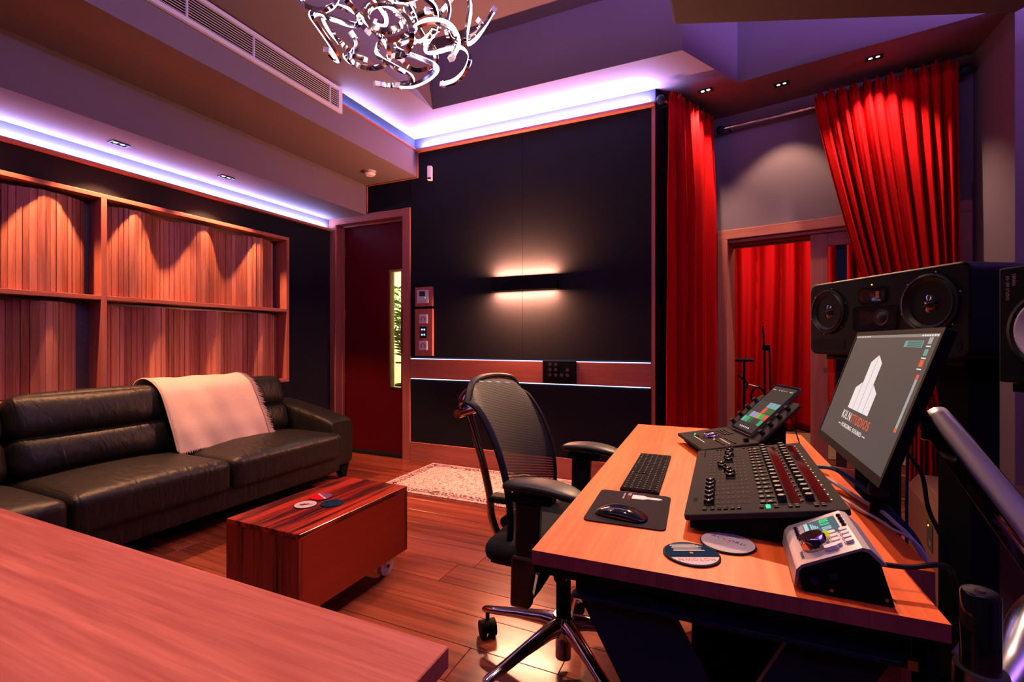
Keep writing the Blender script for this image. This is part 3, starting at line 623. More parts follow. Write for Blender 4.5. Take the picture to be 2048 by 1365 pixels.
# wooden control plates
def plate(x, z, wd_, ht, label):
    t = thing('control_plate', label, 'wall plate', (x, 3.748, z))
    MB().box(-wd_/2, wd_/2, -0.028, 0, -ht/2, ht/2).build('backing_board', M['trim_z'], t, bevel=0.002)
    return t
t = plate(-2.592, 1.556, 0.19, 0.18, 'small wooden plate with a white thermostat beside the red door')
th_ = MB().box(-0.062, 0.062, -0.045, -0.028, -0.062, 0.062).build('thermostat', M['white'], t, bevel=0.004)
MB().box(-0.035, 0.03, -0.047, -0.045, 0.002, 0.05).build('display', M['ink'], th_)
MB().box(0.028, 0.036, -0.047, -0.045, -0.018, -0.010).build('indicator', M['g_dot'], th_)
for k in range(5): MB().box(-0.045+k*0.018, -0.035+k*0.018, -0.0465, -0.045, -0.05, -0.042).build('button', M['paper'], th_)
t = plate(-2.590, 1.222, 0.195, 0.44, 'tall wooden plate with two dimmers and a black keypad beside the red door')
for z in (0.125, -0.125):
    dmr = MB().box(-0.045, 0.045, -0.038, -0.028, z-0.042, z+0.042).build('dimmer', M['white'], t, bevel=0.003)
    kn = MB()
    for i in range(20):
        a0, a1 = -0.9+i*0.245, -0.9+(i+1)*0.245
        kn.add([(cos(a)*r_*-1, -0.0385, z+sin(a)*r_) for a in (a0, a1) for r_ in (0.015, 0.021)], [(0,1,3,2)])
    kn.build('dial_ring', M['ink'], dmr)
    for sx_ in (-0.032, 0.032): MB().box(sx_-0.002, sx_+0.002, -0.0385, -0.038, z-0.02, z+0.015).build('scale', M['ink'], dmr)
kp = MB().box(-0.036, 0.036, -0.036, -0.028, -0.055, 0.055).build('keypad', M['gloss'], t, bevel=0.002)
for i in range(2):
    for j in range(3):
        MB().cyl((-0.012+i*0.026, -0.036, 0.025-j*0.024), (-0.012+i*0.026, -0.0375, 0.025-j*0.024), 0.009, n=14).build('key', M['b_dot'] if j != 1 else M['redink'], kp)
# black connection panel in the rail
cp = thing('connection_panel', 'black audio connection panel in the wooden wall rail', 'socket panel', (-1.256, 3.735, 0.884))
MB().box(-0.145, 0.145, -0.012, 0, -0.092, 0.092).build('face_plate', M['satin'], cp, bevel=0.002)
for (i, j) in ((0,0),(1,0),(0,1),(1,1),(3,1),(0,2),(1,2),(2,2),(3,2)):
    x = -0.078+i*0.05; z = 0.062-j*0.043
    sck = MB().lathe([(0.010,-0.0),(0.014,0.0),(0.014,0.006),(0.010,0.006),(0.009,0.002),(0.0,0.002)], (x, -0.012, z), (0,-1,0), n=16).build('socket', M['alu'], cp, smooth=True)
MB().prism([(-0.012,0),(0.012,0),(0.0,0.026)], 0, 0.001).build('emblem', M['greyd'], cp).matrix_local = MX.Translation((0.115, -0.0125, -0.082)) @ MX.Rotation(R(90), 4, 'X')

# ------------------------------------------------------------------ slatted wall panels
fx0, fx1 = -3.775, -3.625
fz0, fz1, fzm = 0.772, 2.08, 1.416
fr_ = thing('slat_diffuser', 'wall-mounted timber frame of wavy vertical slats behind the sofa', 'wall panel', (0, 0, 0))
yL, yD, yR = 0.28, 1.694, 3.105
MB().box(fx0, fx1, yL, yR, fz1-0.028, fz1).build('frame_top', M['trim_y'], fr_, bevel=0.002)
MB().box(fx0, fx1, yL, yR, fz0, fz0+0.028).build('frame_bottom', M['trim_y'], fr_, bevel=0.002)
MB().box(fx0, fx1, yR-0.028, yR, fz0+0.028, fz1-0.028).build('frame_side', M['trim_z'], fr_, bevel=0.002)
MB().box(fx0, fx1, yL, yL+0.028, fz0+0.028, fz1-0.028).build('frame_side', M['trim_z'], fr_, bevel=0.002)
MB().box(fx0, fx1, yD-0.016, yD+0.016, fz0+0.028, fz1-0.028).build('frame_divider', M['trim_z'], fr_, bevel=0.002)
for (a, b) in ((yL+0.028, yD-0.016), (yD+0.016, yR-0.028)):
    MB().box(fx0, fx1, a, b, fzm-0.014, fzm+0.014).build('frame_shelf', M['trim_y'], fr_, bevel=0.002)
    for (z0, z1) in ((fz0+0.028, fzm-0.014), (fzm+0.014, fz1-0.028)):
        MB().box(fx0, fx0+0.004, a, b, z0, z1).build('glint_backing', M['glint'], fr_)  # added reflective sheet standing in for light leaking through the gaps
def slats(a, b, z0, z1, wave, seed):
    rnd = random.Random(seed); y = a
    while y < b:
        wd_ = rnd.uniform(0.020, 0.034); gap = rnd.choice((0.001, 0.0015, 0.002, 0.0045))
        if y+wd_ > b: break
        xc = fx0+0.026+wave(y)+rnd.uniform(-0.003, 0.003); sl_ = (wave(y+wd_)-wave(y))
        d_ = 0.011; tz = rnd.uniform(-0.003, 0.003)
        xa, xb = xc, xc+sl_
        MB().add([(xa,y,z0+0.004),(xb,y+wd_,z0+0.004),(xb-d_,y+wd_,z0+0.004),(xa-d_,y,z0+0.004),(xa,y,z1-0.026+tz),(xb,y+wd_,z1-0.026+tz),(xb-d_,y+wd_,z1-0.026+tz),(xa-d_,y,z1-0.026+tz)],
          [(0,3,2,1),(4,5,6,7),(0,1,5,4),(1,2,6,5),(2,3,7,6),(3,0,4,7)][0:6]).build('slat', M['slat'], fr_)
        y += wd_+gap
def recalc(o):
    bm = bmesh.new(); bm.from_mesh(o.data); bmesh.ops.recalc_face_normals(bm, faces=bm.faces); bm.to_mesh(o.data); bm.free()
W = 0.052
slats(yD+0.05, yR-0.05, fzm+0.014, fz1-0.028, lambda y: W+W*sin((y-1.80)*2*pi/0.47+0.5), 1)
slats(yD+0.03, yR-0.03, fz0+0.028, fzm-0.014, lambda y: W+W*sin((y-2.40)*2*pi/0.41+0.8), 2)
slats(yL+0.05, yD-0.06, fzm+0.014, fz1-0.028, lambda y: W+W*sin((y-1.42)*2*pi/0.62+1.5), 3)
slats(yL+0.05, yD-0.10, fz0+0.028, fzm-0.014, lambda y: W+W*sin((y-1.42)*2*pi/0.42+1.3), 4)

# ------------------------------------------------------------------ chandelier
CH = V((-1.39, 1.787, 2.62))
ch = thing('ribbon_chandelier', 'chrome chandelier of curling lit ribbons hanging from the ceiling tray', 'chandelier', CH)
th_c = R(24.3); fw = V((-sin(th_c), cos(th_c), 0)); rt = V((cos(th_c), sin(th_c), 0))
# each ribbon: outline points (across, up, along) in metres about the centre
def rib(pts, depth, amp, ph, turn):
    """pts in a 2048 x 973 sketch of the lower half; returns points about the chandelier centre"""
    out = []
    for k, (a, b) in enumerate(pts):
        dep = 2.2+depth+amp*sin(ph+k*0.9)
        px = 600+a/5.12; py = b/5.12
        p = fw*dep+rt*((px-1024)/950*dep)+V((0,0,1.14-(py-682.5)/950*dep))
        out.append(p-CH)
    return spline(out, 6)
def ribbon(pts, flip, wdt=0.020, th=0.014):
    a = MB(); b = MB(); m = len(pts); n_prev = None; ring = []
    for k in range(m):
        t = (pts[min(k+1,m-1)]-pts[max(k-1,0)]).normalized()
        o_ = pts[k]+V((0,0,0.25)); o_ = (o_-t*o_.dot(t))
        nr = o_.normalized() if o_.length > 0.02 else (n_prev or t.orthogonal().normalized())
        if n_prev is not None: nr = (n_prev*0.75+nr*0.25*flip); nr = (nr-t*nr.dot(t)).normalized()
        else: nr = nr*flip
        n_prev = nr; s_ = t.cross(nr).normalized()
        ring.append((pts[k], nr, s_))
    def sweep(mb, prof):
        vs = []; fs = []; q = len(prof)
        for (p, nr, s_) in ring:
            for (u, v) in prof: vs.append(p+s_*u+nr*v)
        for k in range(m-1):
            for i in range(q):
                j = (i+1) % q; fs.append((k*q+i, k*q+j, (k+1)*q+j, (k+1)*q+i))
        fs += [tuple(range(q-1,-1,-1)), tuple(range((m-1)*q, m*q))]
        mb.add(vs, fs)
    h = wdt/2
    sweep(a, [(-h,-th),(h,-th),(h,0),(-h,0)])
    sweep(b, [(-h*0.82,0.0003),(h*0.82,0.0003),(h*0.7,0.003),(0,0.0045),(-h*0.7,0.003)])
    oa = a.build('ribbon', M['chrome'], ch, smooth=True, angle=50); recalc(oa)
    ob = b.build('diffuser', M['tubel'], oa, smooth=True, angle=60); recalc(ob)
    for e_ in (0, m-1):
        p, nr, s_ = ring[e_]; t = s_.cross(nr) if e_ else nr.cross(s_)
        c = MB(frame(p+nr*-0.001, s_, nr)).box(-h*1.05, h*1.05, -th*1.05, 0.009, -0.012, 0.012).build('end_cap', M['white'], oa)
RB = [
 ([(270,520),(330,590),(385,630),(340,520),(200,310),(105,170),(130,125),(300,165),(480,225),(580,240),(600,190),(560,100),(490,0),(420,-140)], -0.16, 0.07, 0.0, 1),
 ([(530,350),(570,420),(560,500),(500,510),(400,440),(300,320),(230,180),(260,90),(360,50),(480,80),(590,150),(700,250),(800,330),(880,430),(910,560),(870,650),(760,690),(620,680),(500,630),(450,570),(520,560),(650,600)], -0.02, 0.10, 1.0, 1),
 ([(980,590),(1080,560),(1140,450),(1140,330),(1080,200),(950,90),(830,60),(720,110),(690,200),(750,290),(870,330),(1000,300),(1060,220),(1080,100),(1090,-40),(1050,-160)], -0.26, 0.06, 2.0, -1),
 ([(780,860),(920,880),(1080,860),(1160,830),(1130,760),(980,680),(850,600),(780,530),(800,450),(900,400),(1060,360),(1180,240),(1160,60)], 0.10, 0.08, 0.5, 1),
 ([(1010,890),(1150,890),(1300,830),(1400,740),(1390,660),(1250,590),(1080,530),(990,480),(1050,420),(1150,370),(1190,210),(1120,20)], -0.08, 0.08, 1.6, 1),
 ([(1040,600),(1120,680),(1220,720),(1340,690),(1400,620),(1380,500),(1280,380),(1180,180),(1150,0)], 0.16, 0.06, 0.3, 1),
 ([(1460,860),(1580,820),(1680,720),(1730,580),(1660,490),(1520,500),(1380,540),(1290,530),(1300,440),(1380,330),(1420,200),(1380,80),(1300,-60)], -0.05, 0.09, 2.2, -1),
 ([(1560,590),(1620,480),(1620,370),(1540,250),(1400,200),(1250,220),(1150,300),(1170,400),(1240,420),(1340,330),(1400,230),(1390,60),(1250,-60)], -0.22, 0.07, 0.8, 1),
 ([(1990,110),(1900,270),(1800,400),(1720,450),(1710,380),(1730,250),(1750,100),(1730,-20),(1600,-160)], 0.02, 0.08, 1.2, 1),
 ([(1840,210),(1870,260),(1780,350),(1640,420),(1540,380),(1510,250),(1540,100),(1500,-20),(1350,-140)], 0.14, 0.06, 0.0, 1),
 ([(-30,-150),(20,-10),(100,80),(220,120),(330,90),(390,0),(380,-110),(300,-200)], -0.08, 0.06, 1.0, -1),
 ([(850,-120),(920,-10),(1040,30),(1180,-5),(1240,-90),(1200,-200)], -0.20, 0.05, 2.0, -1),
 ([(700,330),(620,220),(650,80),(750,-10),(850,-120)], 0.20, 0.06, 1.0, 1),
 ([(1400,200),(1440,130),(1540,10),(1620,-120)], 0.20, 0.05, 1.0, 1),
 ([(780,240),(870,260),(880,180),(800,60),(720,-60)], 0.05, 0.05, 2.0, -1),
 ([(1300,100),(1420,110),(1300,110),(1130,170),(1000,130),(960,40),(1000,-80)], 0.12, 0.05, 0.0, 1),
]
for (pts, dep, amp, ph, fl_) in RB: ribbon(rib(pts, dep, amp, ph, 0), fl_)
MB().cyl((0,0,0.25), (0,0,0.92), 0.008, n=10).build('suspension_rod', M['chrome'], ch, smooth=True)
MB().lathe([(0.0,0.30),(0.12,0.28),(0.14,0.24),(0.12,0.20),(0.0,0.18)], n=28).build('hub', M['chrome'], ch, smooth=True)
MB().lathe([(0.0,0.90),(0.09,0.905),(0.09,0.94),(0.0,0.94)], n=28).build('canopy', M['chrome'], ch, smooth=True)

# ------------------------------------------------------------------ sofa
so = thing('leather_sofa', 'long black leather sofa with split back cushions under the slatted panels', 'sofa', (-3.2, 1.6, 0))
def sx(x): return x+3.2
def sy(y): return y-1.6
MB().puff((sx(-3.16), sy(1.61), 0.19), (0.80, 2.48, 0.16), 0.03, n=8).build('base', M['leather'], so, smooth=True)
for (a, b) in ((0.37, 1.15), (1.15, 1.93), (1.93, 2.84)):
    c = MB().puff((sx(-3.06), sy((a+b)/2), 0.325), (0.68, b-a-0.008, 0.19), 0.045, (0.0, 0.0, 0.035), n=14).build('seat_cushion', M['leather'], so, smooth=True, angle=70)
    MB().tube([(sx(-2.722), sy(a)+0.05, 0.378), (sx(-2.722), sy(b)-0.05, 0.378)], 0.003, 6).build('piping', M['leather'], c)
    rot = MX.Rotation(R(-17), 3, 'Y')
    MB().puff((sx(-3.385), sy((a+b)/2), 0.515), (0.20, b-a-0.012, 0.235), 0.07, (0.04, 0.0, 0.01), n=14, rot=rot).build('lumbar_cushion', M['leather'], so, smooth=True, angle=70)
    MB().puff((sx(-3.445), sy((a+b)/2), 0.715), (0.21, b-a-0.012, 0.26), 0.075, (0.03, 0.0, 0.012), n=14, rot=rot).build('head_cushion', M['leather'], so, smooth=True, angle=70)
MB().puff((sx(-3.515), sy(1.61), 0.43), (0.12, 2.52, 0.62), 0.04, n=8, rot=MX.Rotation(R(-6), 3, 'Y')).build('back_frame', M['leather'], so, smooth=True)
for yy in (0.25, 2.965):
    arm = MB()
    def armf(u, v, yy=yy):
        # cross-section ring swept from back to front
        x = -3.60+0.74*u; top = 0.64-0.14*u**1.3; bot = 0.12; hw = 0.125
        a = 2*pi*v; e_ = 0.28
        cy = math.copysign(abs(cos(a))**e_, cos(a))*hw; cz = math.copysign(abs(sin(a))**e_, sin(a))*(top-bot)/2
        k = 1-max(0, (u-0.93)/0.07)**2*0.08-max(0, (0.05-u)/0.05)**2*0.08
        return V((sx(x), sy(yy)+cy*k, (top+bot)/2+cz*k))
    arm.grid(armf, 24, 40)
    n0 = len(arm.v)
    nu = 25
    arm.f.append(tuple(j*nu for j in range(40))); arm.m.append(0)
    arm.f.append(tuple(j*nu+24 for j in range(39, -1, -1))); arm.m.append(0)
    o = arm.build('arm', M['leather'], so, smooth=True, angle=50); recalc(o)
for (x, yy) in ((-2.92, 0.22), (-2.92, 3.03), (-3.55, 0.22), (-3.55, 3.03), (-2.92, 1.55), (-3.55, 1.55)):
    MB().add([(sx(x)-0.02, sy(yy)-0.02, 0.0), (sx(x)+0.02, sy(yy)-0.02, 0.0), (sx(x)+0.02, sy(yy)+0.02, 0.0), (sx(x)-0.02, sy(yy)+0.02, 0.0),
              (sx(x)-0.07, sy(yy)-0.05, 0.13), (sx(x)+0.035, sy(yy)-0.05, 0.13), (sx(x)+0.035, sy(yy)+0.04, 0.13), (sx(x)-0.07, sy(yy)+0.04, 0.13)],
             [(0,3,2,1),(4,5,6,7),(0,1,5,4),(1,2,6,5),(2,3,7,6),(3,0,4,7)]).build('leg', M['satin'], so)
# throw over the back
th_ = thing('throw_blanket', 'cream fringed throw draped over the back of the leather sofa', 'blanket', (-3.4, 2.18, 0.87))
prof = spline([(-3.625,0,0.56),(-3.625,0,0.72),(-3.61,0,0.84),(-3.545,0,0.888),(-3.45,0,0.888),(-3.345,0,0.83),(-3.287,0,0.74),(-3.240,0,0.64),(-3.200,0,0.555),(-3.172,0,0.475),(-3.155,0,0.425)], 6)
def throwf(u, v):
    k = v*(len(prof)-1); i = min(int(k), len(prof)-2); p = prof[i].lerp(prof[i+1], k-i)
    y0 = 1.845+0.03*v; y1 = 2.475+0.05*v
    yy = y0+(y1-y0)*u
    wr = 0.006*sin(u*11+v*5)+0.004*sin(u*23-v*9)+0.012*max(0, v-0.5)*sin(u*5+1)
    return V((p.x+3.4+0.012+wr, yy-2.18, p.z-0.87+wr*0.6+0.006*sin(v*9+u*3)+0.05*u*max(0, v-0.6)))
o = MB().grid(throwf, 48, 60).build('cloth', M['throw'], th_, smooth=True, angle=80)
s_ = o.modifiers.new('solid', 'SOLIDIFY'); s_.thickness = 0.012; s_.offset = 1
o = MB().grid(lambda u, v: throwf(u*0.97-0.012, v*0.965)+V((-0.006, 0, -0.004)), 30, 40).build('under_fold', M['throw'], th_, smooth=True, angle=80)
s_ = o.modifiers.new('solid', 'SOLIDIFY'); s_.thickness = 0.006; s_.offset = 1
fg = MB(); rnd = random.Random(3)
for k in range(150):
    v = 0.30+0.70*k/149; p = throwf(1, v)+V((0.008, 0, 0)); l_ = rnd.uniform(0.015, 0.05)
    dr = V((rnd.uniform(0.0,0.012), l_*0.9, -l_*rnd.uniform(0.25, 0.9)))
    fg.tube([p-V((0,0.01,0)), p+dr*0.5+V((0.004,0,0)), p+dr], [0.0034, 0.0028, 0.0012], 4)
for k in range(70):
    u = k/69; p = throwf(u, 1)+V((0.006, 0, 0)); l_ = rnd.uniform(0.004, 0.012)
    fg.tube([p+V((0,0,0.005)), p+V((0.002, rnd.uniform(-.004,.004), -l_))], [0.003, 0.0012], 4)
tag(fg.build('fringe', M['throw'], th_), kind='stuff')

# ------------------------------------------------------------------ coffee table on castors and its coasters
ct = thing('rolling_coffee_table', 'low glossy red rosewood box table on castors in front of the sofa', 'coffee table', (-1.6475, 1.6075, 0))
hx, hy = 0.2025, 0.3275
MB().box(-hx, hx, -hy, hy, 0.398, 0.42).build('top', M['rose'], ct, bevel=0.0015, seg=1)
MB().box(-hx, hx, -hy, -hy+0.02, 0.107, 0.398).build('end_panel', M['rose_z'], ct)
MB().box(-hx, hx, hy-0.02, hy, 0.107, 0.398).build('end_panel', M['rose_z'], ct)
MB().box(hx-0.02, hx, -hy+0.02, hy-0.02, 0.107, 0.398).build('side_panel', M['rose_s'], ct)
MB().box(-hx, -hx+0.02, -hy+0.02, hy-0.02, 0.107, 0.398).build('side_panel', M['rose_s'], ct)
MB().box(-hx+0.02, hx-0.02, -hy+0.02, hy-0.02, 0.107, 0.125).build('bottom_board', M['rose_s'], ct)
for (x, yy) in ((0.13, 0.25), (-0.13, 0.25), (0.13, -0.25), (-0.13, -0.25)):
    cst = MB().box(x-0.03, x+0.03, yy-0.03, yy+0.03, 0.098, 0.107).box(x-0.018, x-0.014, yy-0.016, yy+0.016, 0.045, 0.098).box(x+0.014, x+0.018, yy-0.016, yy+0.016, 0.045, 0.098).build('castor', M['alu'], ct)
    MB().cyl((x-0.012, yy, 0.045), (x+0.012, yy, 0.045), 0.045, n=26).build('wheel', M['cone'], cst, smooth=True)
    MB().cyl((x-0.021, yy, 0.045), (x+0.021, yy, 0.045), 0.008, n=12).build('axle', M['steel'], cst)
def disc(name, label, x, yy, z, r, face, rz=0, hole=True):
    t = thing(name, label, 'coaster', (x, yy, z), rz)
    MB().lathe([(0.0,0.0),(r-0.001,0.0),(r,0.0012),(r,0.0028),(r-0.002,0.004),(0.0,0.004)], n=40).build('rim', M['satin'], t, smooth=True)
    return t
def flat(poly, z): 
    return MB().add([(p[0], p[1], z) for p in poly], [tuple(range(len(poly)))])
def circ(r, a0=0, a1=2*pi, n=40): return [(r*cos(a0+(a1-a0)*k/n), r*sin(a0+(a1-a0)*k/n)) for k in range(n if abs(a1-a0) > 6.28 else n+1)]
cR = 0.049
t = disc('drink_coaster', 'round pink coaster with a dark hand emblem on the rosewood table', -1.68, 1.524, 0.42, cR, None, R(35))
MB().prism(circ(cR-0.003), 0.004, 0.0044).build('print_ring', M['lilac'], t)
MB().prism(circ(cR-0.010), 0.0044, 0.0047).build('print_field', M['pink'], t)
MB().prism([(-0.024,-0.010),(-0.010,-0.015),(0.006,-0.010),(0.012,-0.006),(0.030,-0.006),(0.031,-0.001),(0.016,0.002),(0.010,0.009),(0.002,0.006),(-0.006,0.010),(-0.016,0.006),(-0.024,0.004)], 0.0047, 0.0050).build('emblem', M['ink'], t)
for k in range(18):
    a = k*2*pi/18; MB(MX.Rotation(a, 4, 'Z')).box(0.027, 0.034, -0.0006, 0.0006, 0.0047, 0.0049).build('ray', M['redink'], t)
t = disc('drink_coaster', 'round coaster split red and purple by a white band on the rosewood table', -1.70, 1.633, 0.42, cR, None, R(-25))
MB().prism(circ(cR-0.003, R(180+3), R(360-3)), 0.004, 0.0044).build('print_half', M['red'], t)
MB().prism(circ(cR-0.003, R(8), R(172)), 0.004, 0.0044).build('print_half', M['purple'], t)
MB().prism([(-0.045,-0.001),(0.045,-0.001),(0.044,0.006),(-0.044,0.006)], 0.004, 0.0046).build('print_band', M['whiteink'], t)
for k in range(9): MB().box(-0.03+k*0.006, -0.027+k*0.006, 0.0005, 0.0045, 0.0046, 0.0048).build('lettering', M['ink'], t)
t = disc('drink_coaster', 'round plain navy blue coaster on the rosewood table', -1.589, 1.586, 0.42, cR, None)
MB().prism(circ(cR-0.003), 0.004, 0.0044).build('print_field', M['navy'], t)

# ------------------------------------------------------------------ persian rug
rg = thing('persian_rug', 'small floral rug with a dark border by the foot of the dark wall', 'rug', (-1.74, 3.325, 0))
MB().box(-0.745, 0.745, -0.395, 0.395, 0.0, 0.008).build('pile', rug_mat('persian_rug', 1.49, 0.79), rg, bevel=0.003)

# ------------------------------------------------------------------ foreground bench
fb = thing('side_bench', 'pale reddish timber bench top with a plain square edge across from the sofa', 'table', (-0.9, 0.2, 0))
bx0, bx1, by0, by1 = -2.3+0.9, -0.315+0.9, -0.25-0.2, 0.507-0.2
MB().box(bx0, bx1, by0, by1, 0.732, 0.76).build('top', M['bench'], fb, bevel=0.0015, seg=1)
for (x, yy) in ((bx0+0.06, by0+0.06), (bx1-0.16, by0+0.06), (bx0+0.06, by1-0.16), (bx1-0.16, by1-0.16)):
    MB().box(x-0.03, x+0.03, yy-0.03, yy+0.03, 0, 0.732).build('leg', M['bench'], fb)
MB().box(bx0+0.06, bx1-0.16, by1-0.18, by1-0.16, 0.64, 0.732).build('apron', M['bench'], fb)

# ------------------------------------------------------------------ recording desk
DK = R(1.8)
dk = thing('recording_desk', 'thick orange timber desk top on a dark steel frame', 'desk', (-0.331, 0.823, 0), DK)
top = MB()
top.add([(0,0,0.724),(0.613,0,0.724),(0.613,1.45,0.724),(0,1.45,0.724),(0,0,0.75),(0.613,0,0.75),(0.613,1.45,0.75),(0,1.45,0.75)],
        [(0,3,2,1),(4,5,6,7),(1,2,6,5),(3,0,4,7)], 0).add([(0,0,0.724),(0.613,0,0.724),(0.613,0,0.75),(0,0,0.75)], [(0,1,2,3)], 1).add([(0,1.45,0.724),(0.613,1.45,0.724),(0.613,1.45,0.75),(0,1.45,0.75)], [(3,2,1,0)], 1)
top.build('desk_top', [M['desk'], M['desk_end']], dk)
bp_ = MB(); bp_.box(0.613, 0.658, 0.18, 1.45, 0.749, 0.75, 0); bp_.box(0.613, 0.658, 0.18, 1.45, 0.20, 0.749, 1)
bp_.build('back_panel', [M['desk'], M['desk_end']], dk)
st = MB().box(0.07, 0.585, 0.03, 0.08, 0.716, 0.724).box(0.07, 0.585, 0.052, 0.058, 0.668, 0.716).box(0.07, 0.585, 0.03, 0.08, 0.660, 0.668)
st.build('front_beam', M['steel'], dk, bevel=0.001, seg=1)
MB().box(0.07, 0.585, 1.36, 1.41, 0.66, 0.724).build('rear_beam', M['steel'], dk)
for x in (0.075, 0.54): MB().box(x, x+0.04, 0.08, 1.36, 0.684, 0.724).build('side_beam', M['steel'], dk)
for yy in (0.06, 1.36):
    MB().add([(0.07,yy,0.66),(0.24,yy,0.66),(0.60,yy,0.0),(0.43,yy,0.0),(0.07,yy+0.02,0.66),(0.24,yy+0.02,0.66),(0.60,yy+0.02,0.0),(0.43,yy+0.02,0.0)],
         [(0,3,2,1),(4,5,6,7),(0,1,5,4),(1,2,6,5),(2,3,7,6),(3,0,4,7)]).build('slanted_leg', M['steel'], dk)
    MB().add([(0.44,yy+0.02,0.66),(0.58,yy+0.02,0.66),(0.24,yy+0.02,0.0),(0.10,yy+0.02,0.0),(0.44,yy+0.035,0.66),(0.58,yy+0.035,0.66),(0.24,yy+0.035,0.0),(0.10,yy+0.035,0.0)],
         [(0,3,2,1),(4,5,6,7),(0,1,5,4),(1,2,6,5),(2,3,7,6),(3,0,4,7)]).build('slanted_leg', M['steel'], dk)
MB().box(0.535, 0.585, 0.09, 0.12, 0.20, 0.66).build('leg_block', M['desk_end'], dk)
MB().box(0.572, 0.584, 0.024, 0.036, 0.662, 0.676).build('bolt', M['brass'], dk)
# computer under the desk
pc = thing('computer_tower', 'black computer tower standing on the floor under the desk', 'computer', (0.02, 1.55, 0), DK)
MB().box(-0.11, 0.11, -0.24, 0.24, 0.012, 0.40).build('case', M['black'], pc, bevel=0.012)
MB().box(-0.104, 0.104, -0.243, -0.24, 0.05, 0.38).build('front_panel', M['satin'], pc)
for (x, yy) in ((-0.09,-0.2),(0.09,-0.2),(-0.09,0.2),(0.09,0.2)): MB().cyl((x,yy,0),(x,yy,0.012),0.015,n=12).build('foot', M['softblack'], pc)

# keyboard
kb = thing('computer_keyboard', 'slim dark full-size keyboard with black keys on the desk', 'keyboard', (-0.253, 1.242, 0.75), DK)
MB().box(0, 0.098, 0, 0.418, 0.0, 0.008).build('base_plate', M['greyd'], kb, bevel=0.002)
keys = MB(); key_dot = MB()
for r_ in range(6):
    hgt = 0.0145 if r_ < 5 else 0.010; x0 = 0.003+r_*0.0158
    q = 0.0035
    while q < 0.413:
        if r_ == 0 and 0.17 < q < 0.26: wk = 0.094
        else: wk = 0.0168
        if q+wk > 0.416: break
        if not (0.135 < q < 0.142 and r_ in (1,2)):
            keys.box(x0, x0+hgt, q, q+wk, 0.008, 0.0098); key_dot.box(x0+0.0065, x0+0.0085, q+wk/2-0.0008, q+wk/2+0.0008, 0.0098, 0.0099)
        q += wk+0.0022
tag(keys.build('keys', M['black'], kb), kind='stuff'); tag(key_dot.build('key_legends', M['whiteink'], kb), kind='stuff')
# mouse pad and mouse
mp_ = thing('mouse_pad', 'dark grey mouse pad printed with a white tower emblem', 'mouse pad', (-0.285, 1.003, 0.75), R(3))
def rr(x0, x1, y0, y1, r, n=6):
    out = []
    for (cx, cy, a) in ((x1-r,y0+r,-90),(x1-r,y1-r,0),(x0+r,y1-r,90),(x0+r,y0+r,180)):
        for k in range(n+1): t = R(a+90*k/n); out.append((cx+r*cos(t), cy+r*sin(t)))
    return out
MB().prism(rr(0, 0.172, 0, 0.225, 0.014), 0, 0.003).build('sheet', M['pad'], mp_)
LOGO = [(0.327,0.352),(0.313,0.52),(0.384,0.575),(0.386,0.744),(0.459,0.802),(0.528,0.749),(0.544,0.572),(0.611,0.524),(0.619,0.348)]
def logo_parts(tr, mat_w, mat_l, parent, z0, z1):
    """white tower silhouette with dark joints; tr maps emblem (across 0-1, up 0-1) to the surface"""
    xs = [-0.5, -0.25, 0.0, 0.25, 0.5]
    # half outline: four stepped strips, the middle pair tall
    strips = [[(-0.5,0),(-0.26,0),(-0.26,0.5),(-0.5,0.38)], [(-0.24,0),(-0.01,0),(-0.01,1.0),(-0.24,0.87)], [(0.01,0),(0.24,0),(0.24,0.87),(0.01,1.0)], [(0.26,0),(0.5,0),(0.5,0.38),(0.26,0.5)]]
    for sp in strips:
        pts = [tr(*p) for p in sp]; n = len(pts)
        MB().add([(*p, z0) for p in pts]+[(*p, z1) for p in pts], [tuple(range(n-1,-1,-1)), tuple(range(n,2*n))]+[(i,(i+1)%n,n+(i+1)%n,n+i) for i in range(n)]).build('emblem', mat_w, parent)
logo_parts(lambda a, b: (0.082+b*0.072, 0.192-0.03*a*1.0-0.0*b+0.0), M['whiteink'], M['pad'], mp_, 0.003, 0.0033)
text('lettering', 'KILN', 0.0125, M['whiteink'], mp_, frame((0.074, 0.2085, 0.0031), (0,-1,0), (1,0,0)), wid=0.018)
text('lettering', 'STUDIOS', 0.0125, M['redink'], mp_, frame((0.074, 0.1825, 0.0031), (0,-1,0), (1,0,0)), wid=0.030)
text('lettering', 'FORGING SOUND', 0.0055, M['whiteink'], mp_, frame((0.062, 0.192, 0.0031), (0,-1,0), (1,0,0)), wid=0.044)
ms = thing('computer_mouse', 'glossy black low-profile mouse lying on the mouse pad', 'mouse', (-0.212, 1.055, 0.753), R(-8))
def mousef(u, v):
    a = u*2*pi; b = v*pi/2; e_ = 0.6
    x = 0.057*math.copysign(abs(cos(a))**e_, cos(a))*cos(b)**0.55; yv = 0.029*math.copysign(abs(sin(a))**e_, sin(a))*cos(b)**0.55
    return V((x, yv, 0.004+0.018*sin(b)*(1-(x/0.068)**2)))
MB().grid(mousef, 40, 12).build('shell', M['gloss'], ms, smooth=True, angle=60)
MB().prism([(0.054*cos(2*pi*k/30), 0.027*sin(2*pi*k/30)) for k in range(30)], 0, 0.005).build('underside', M['black'], ms)
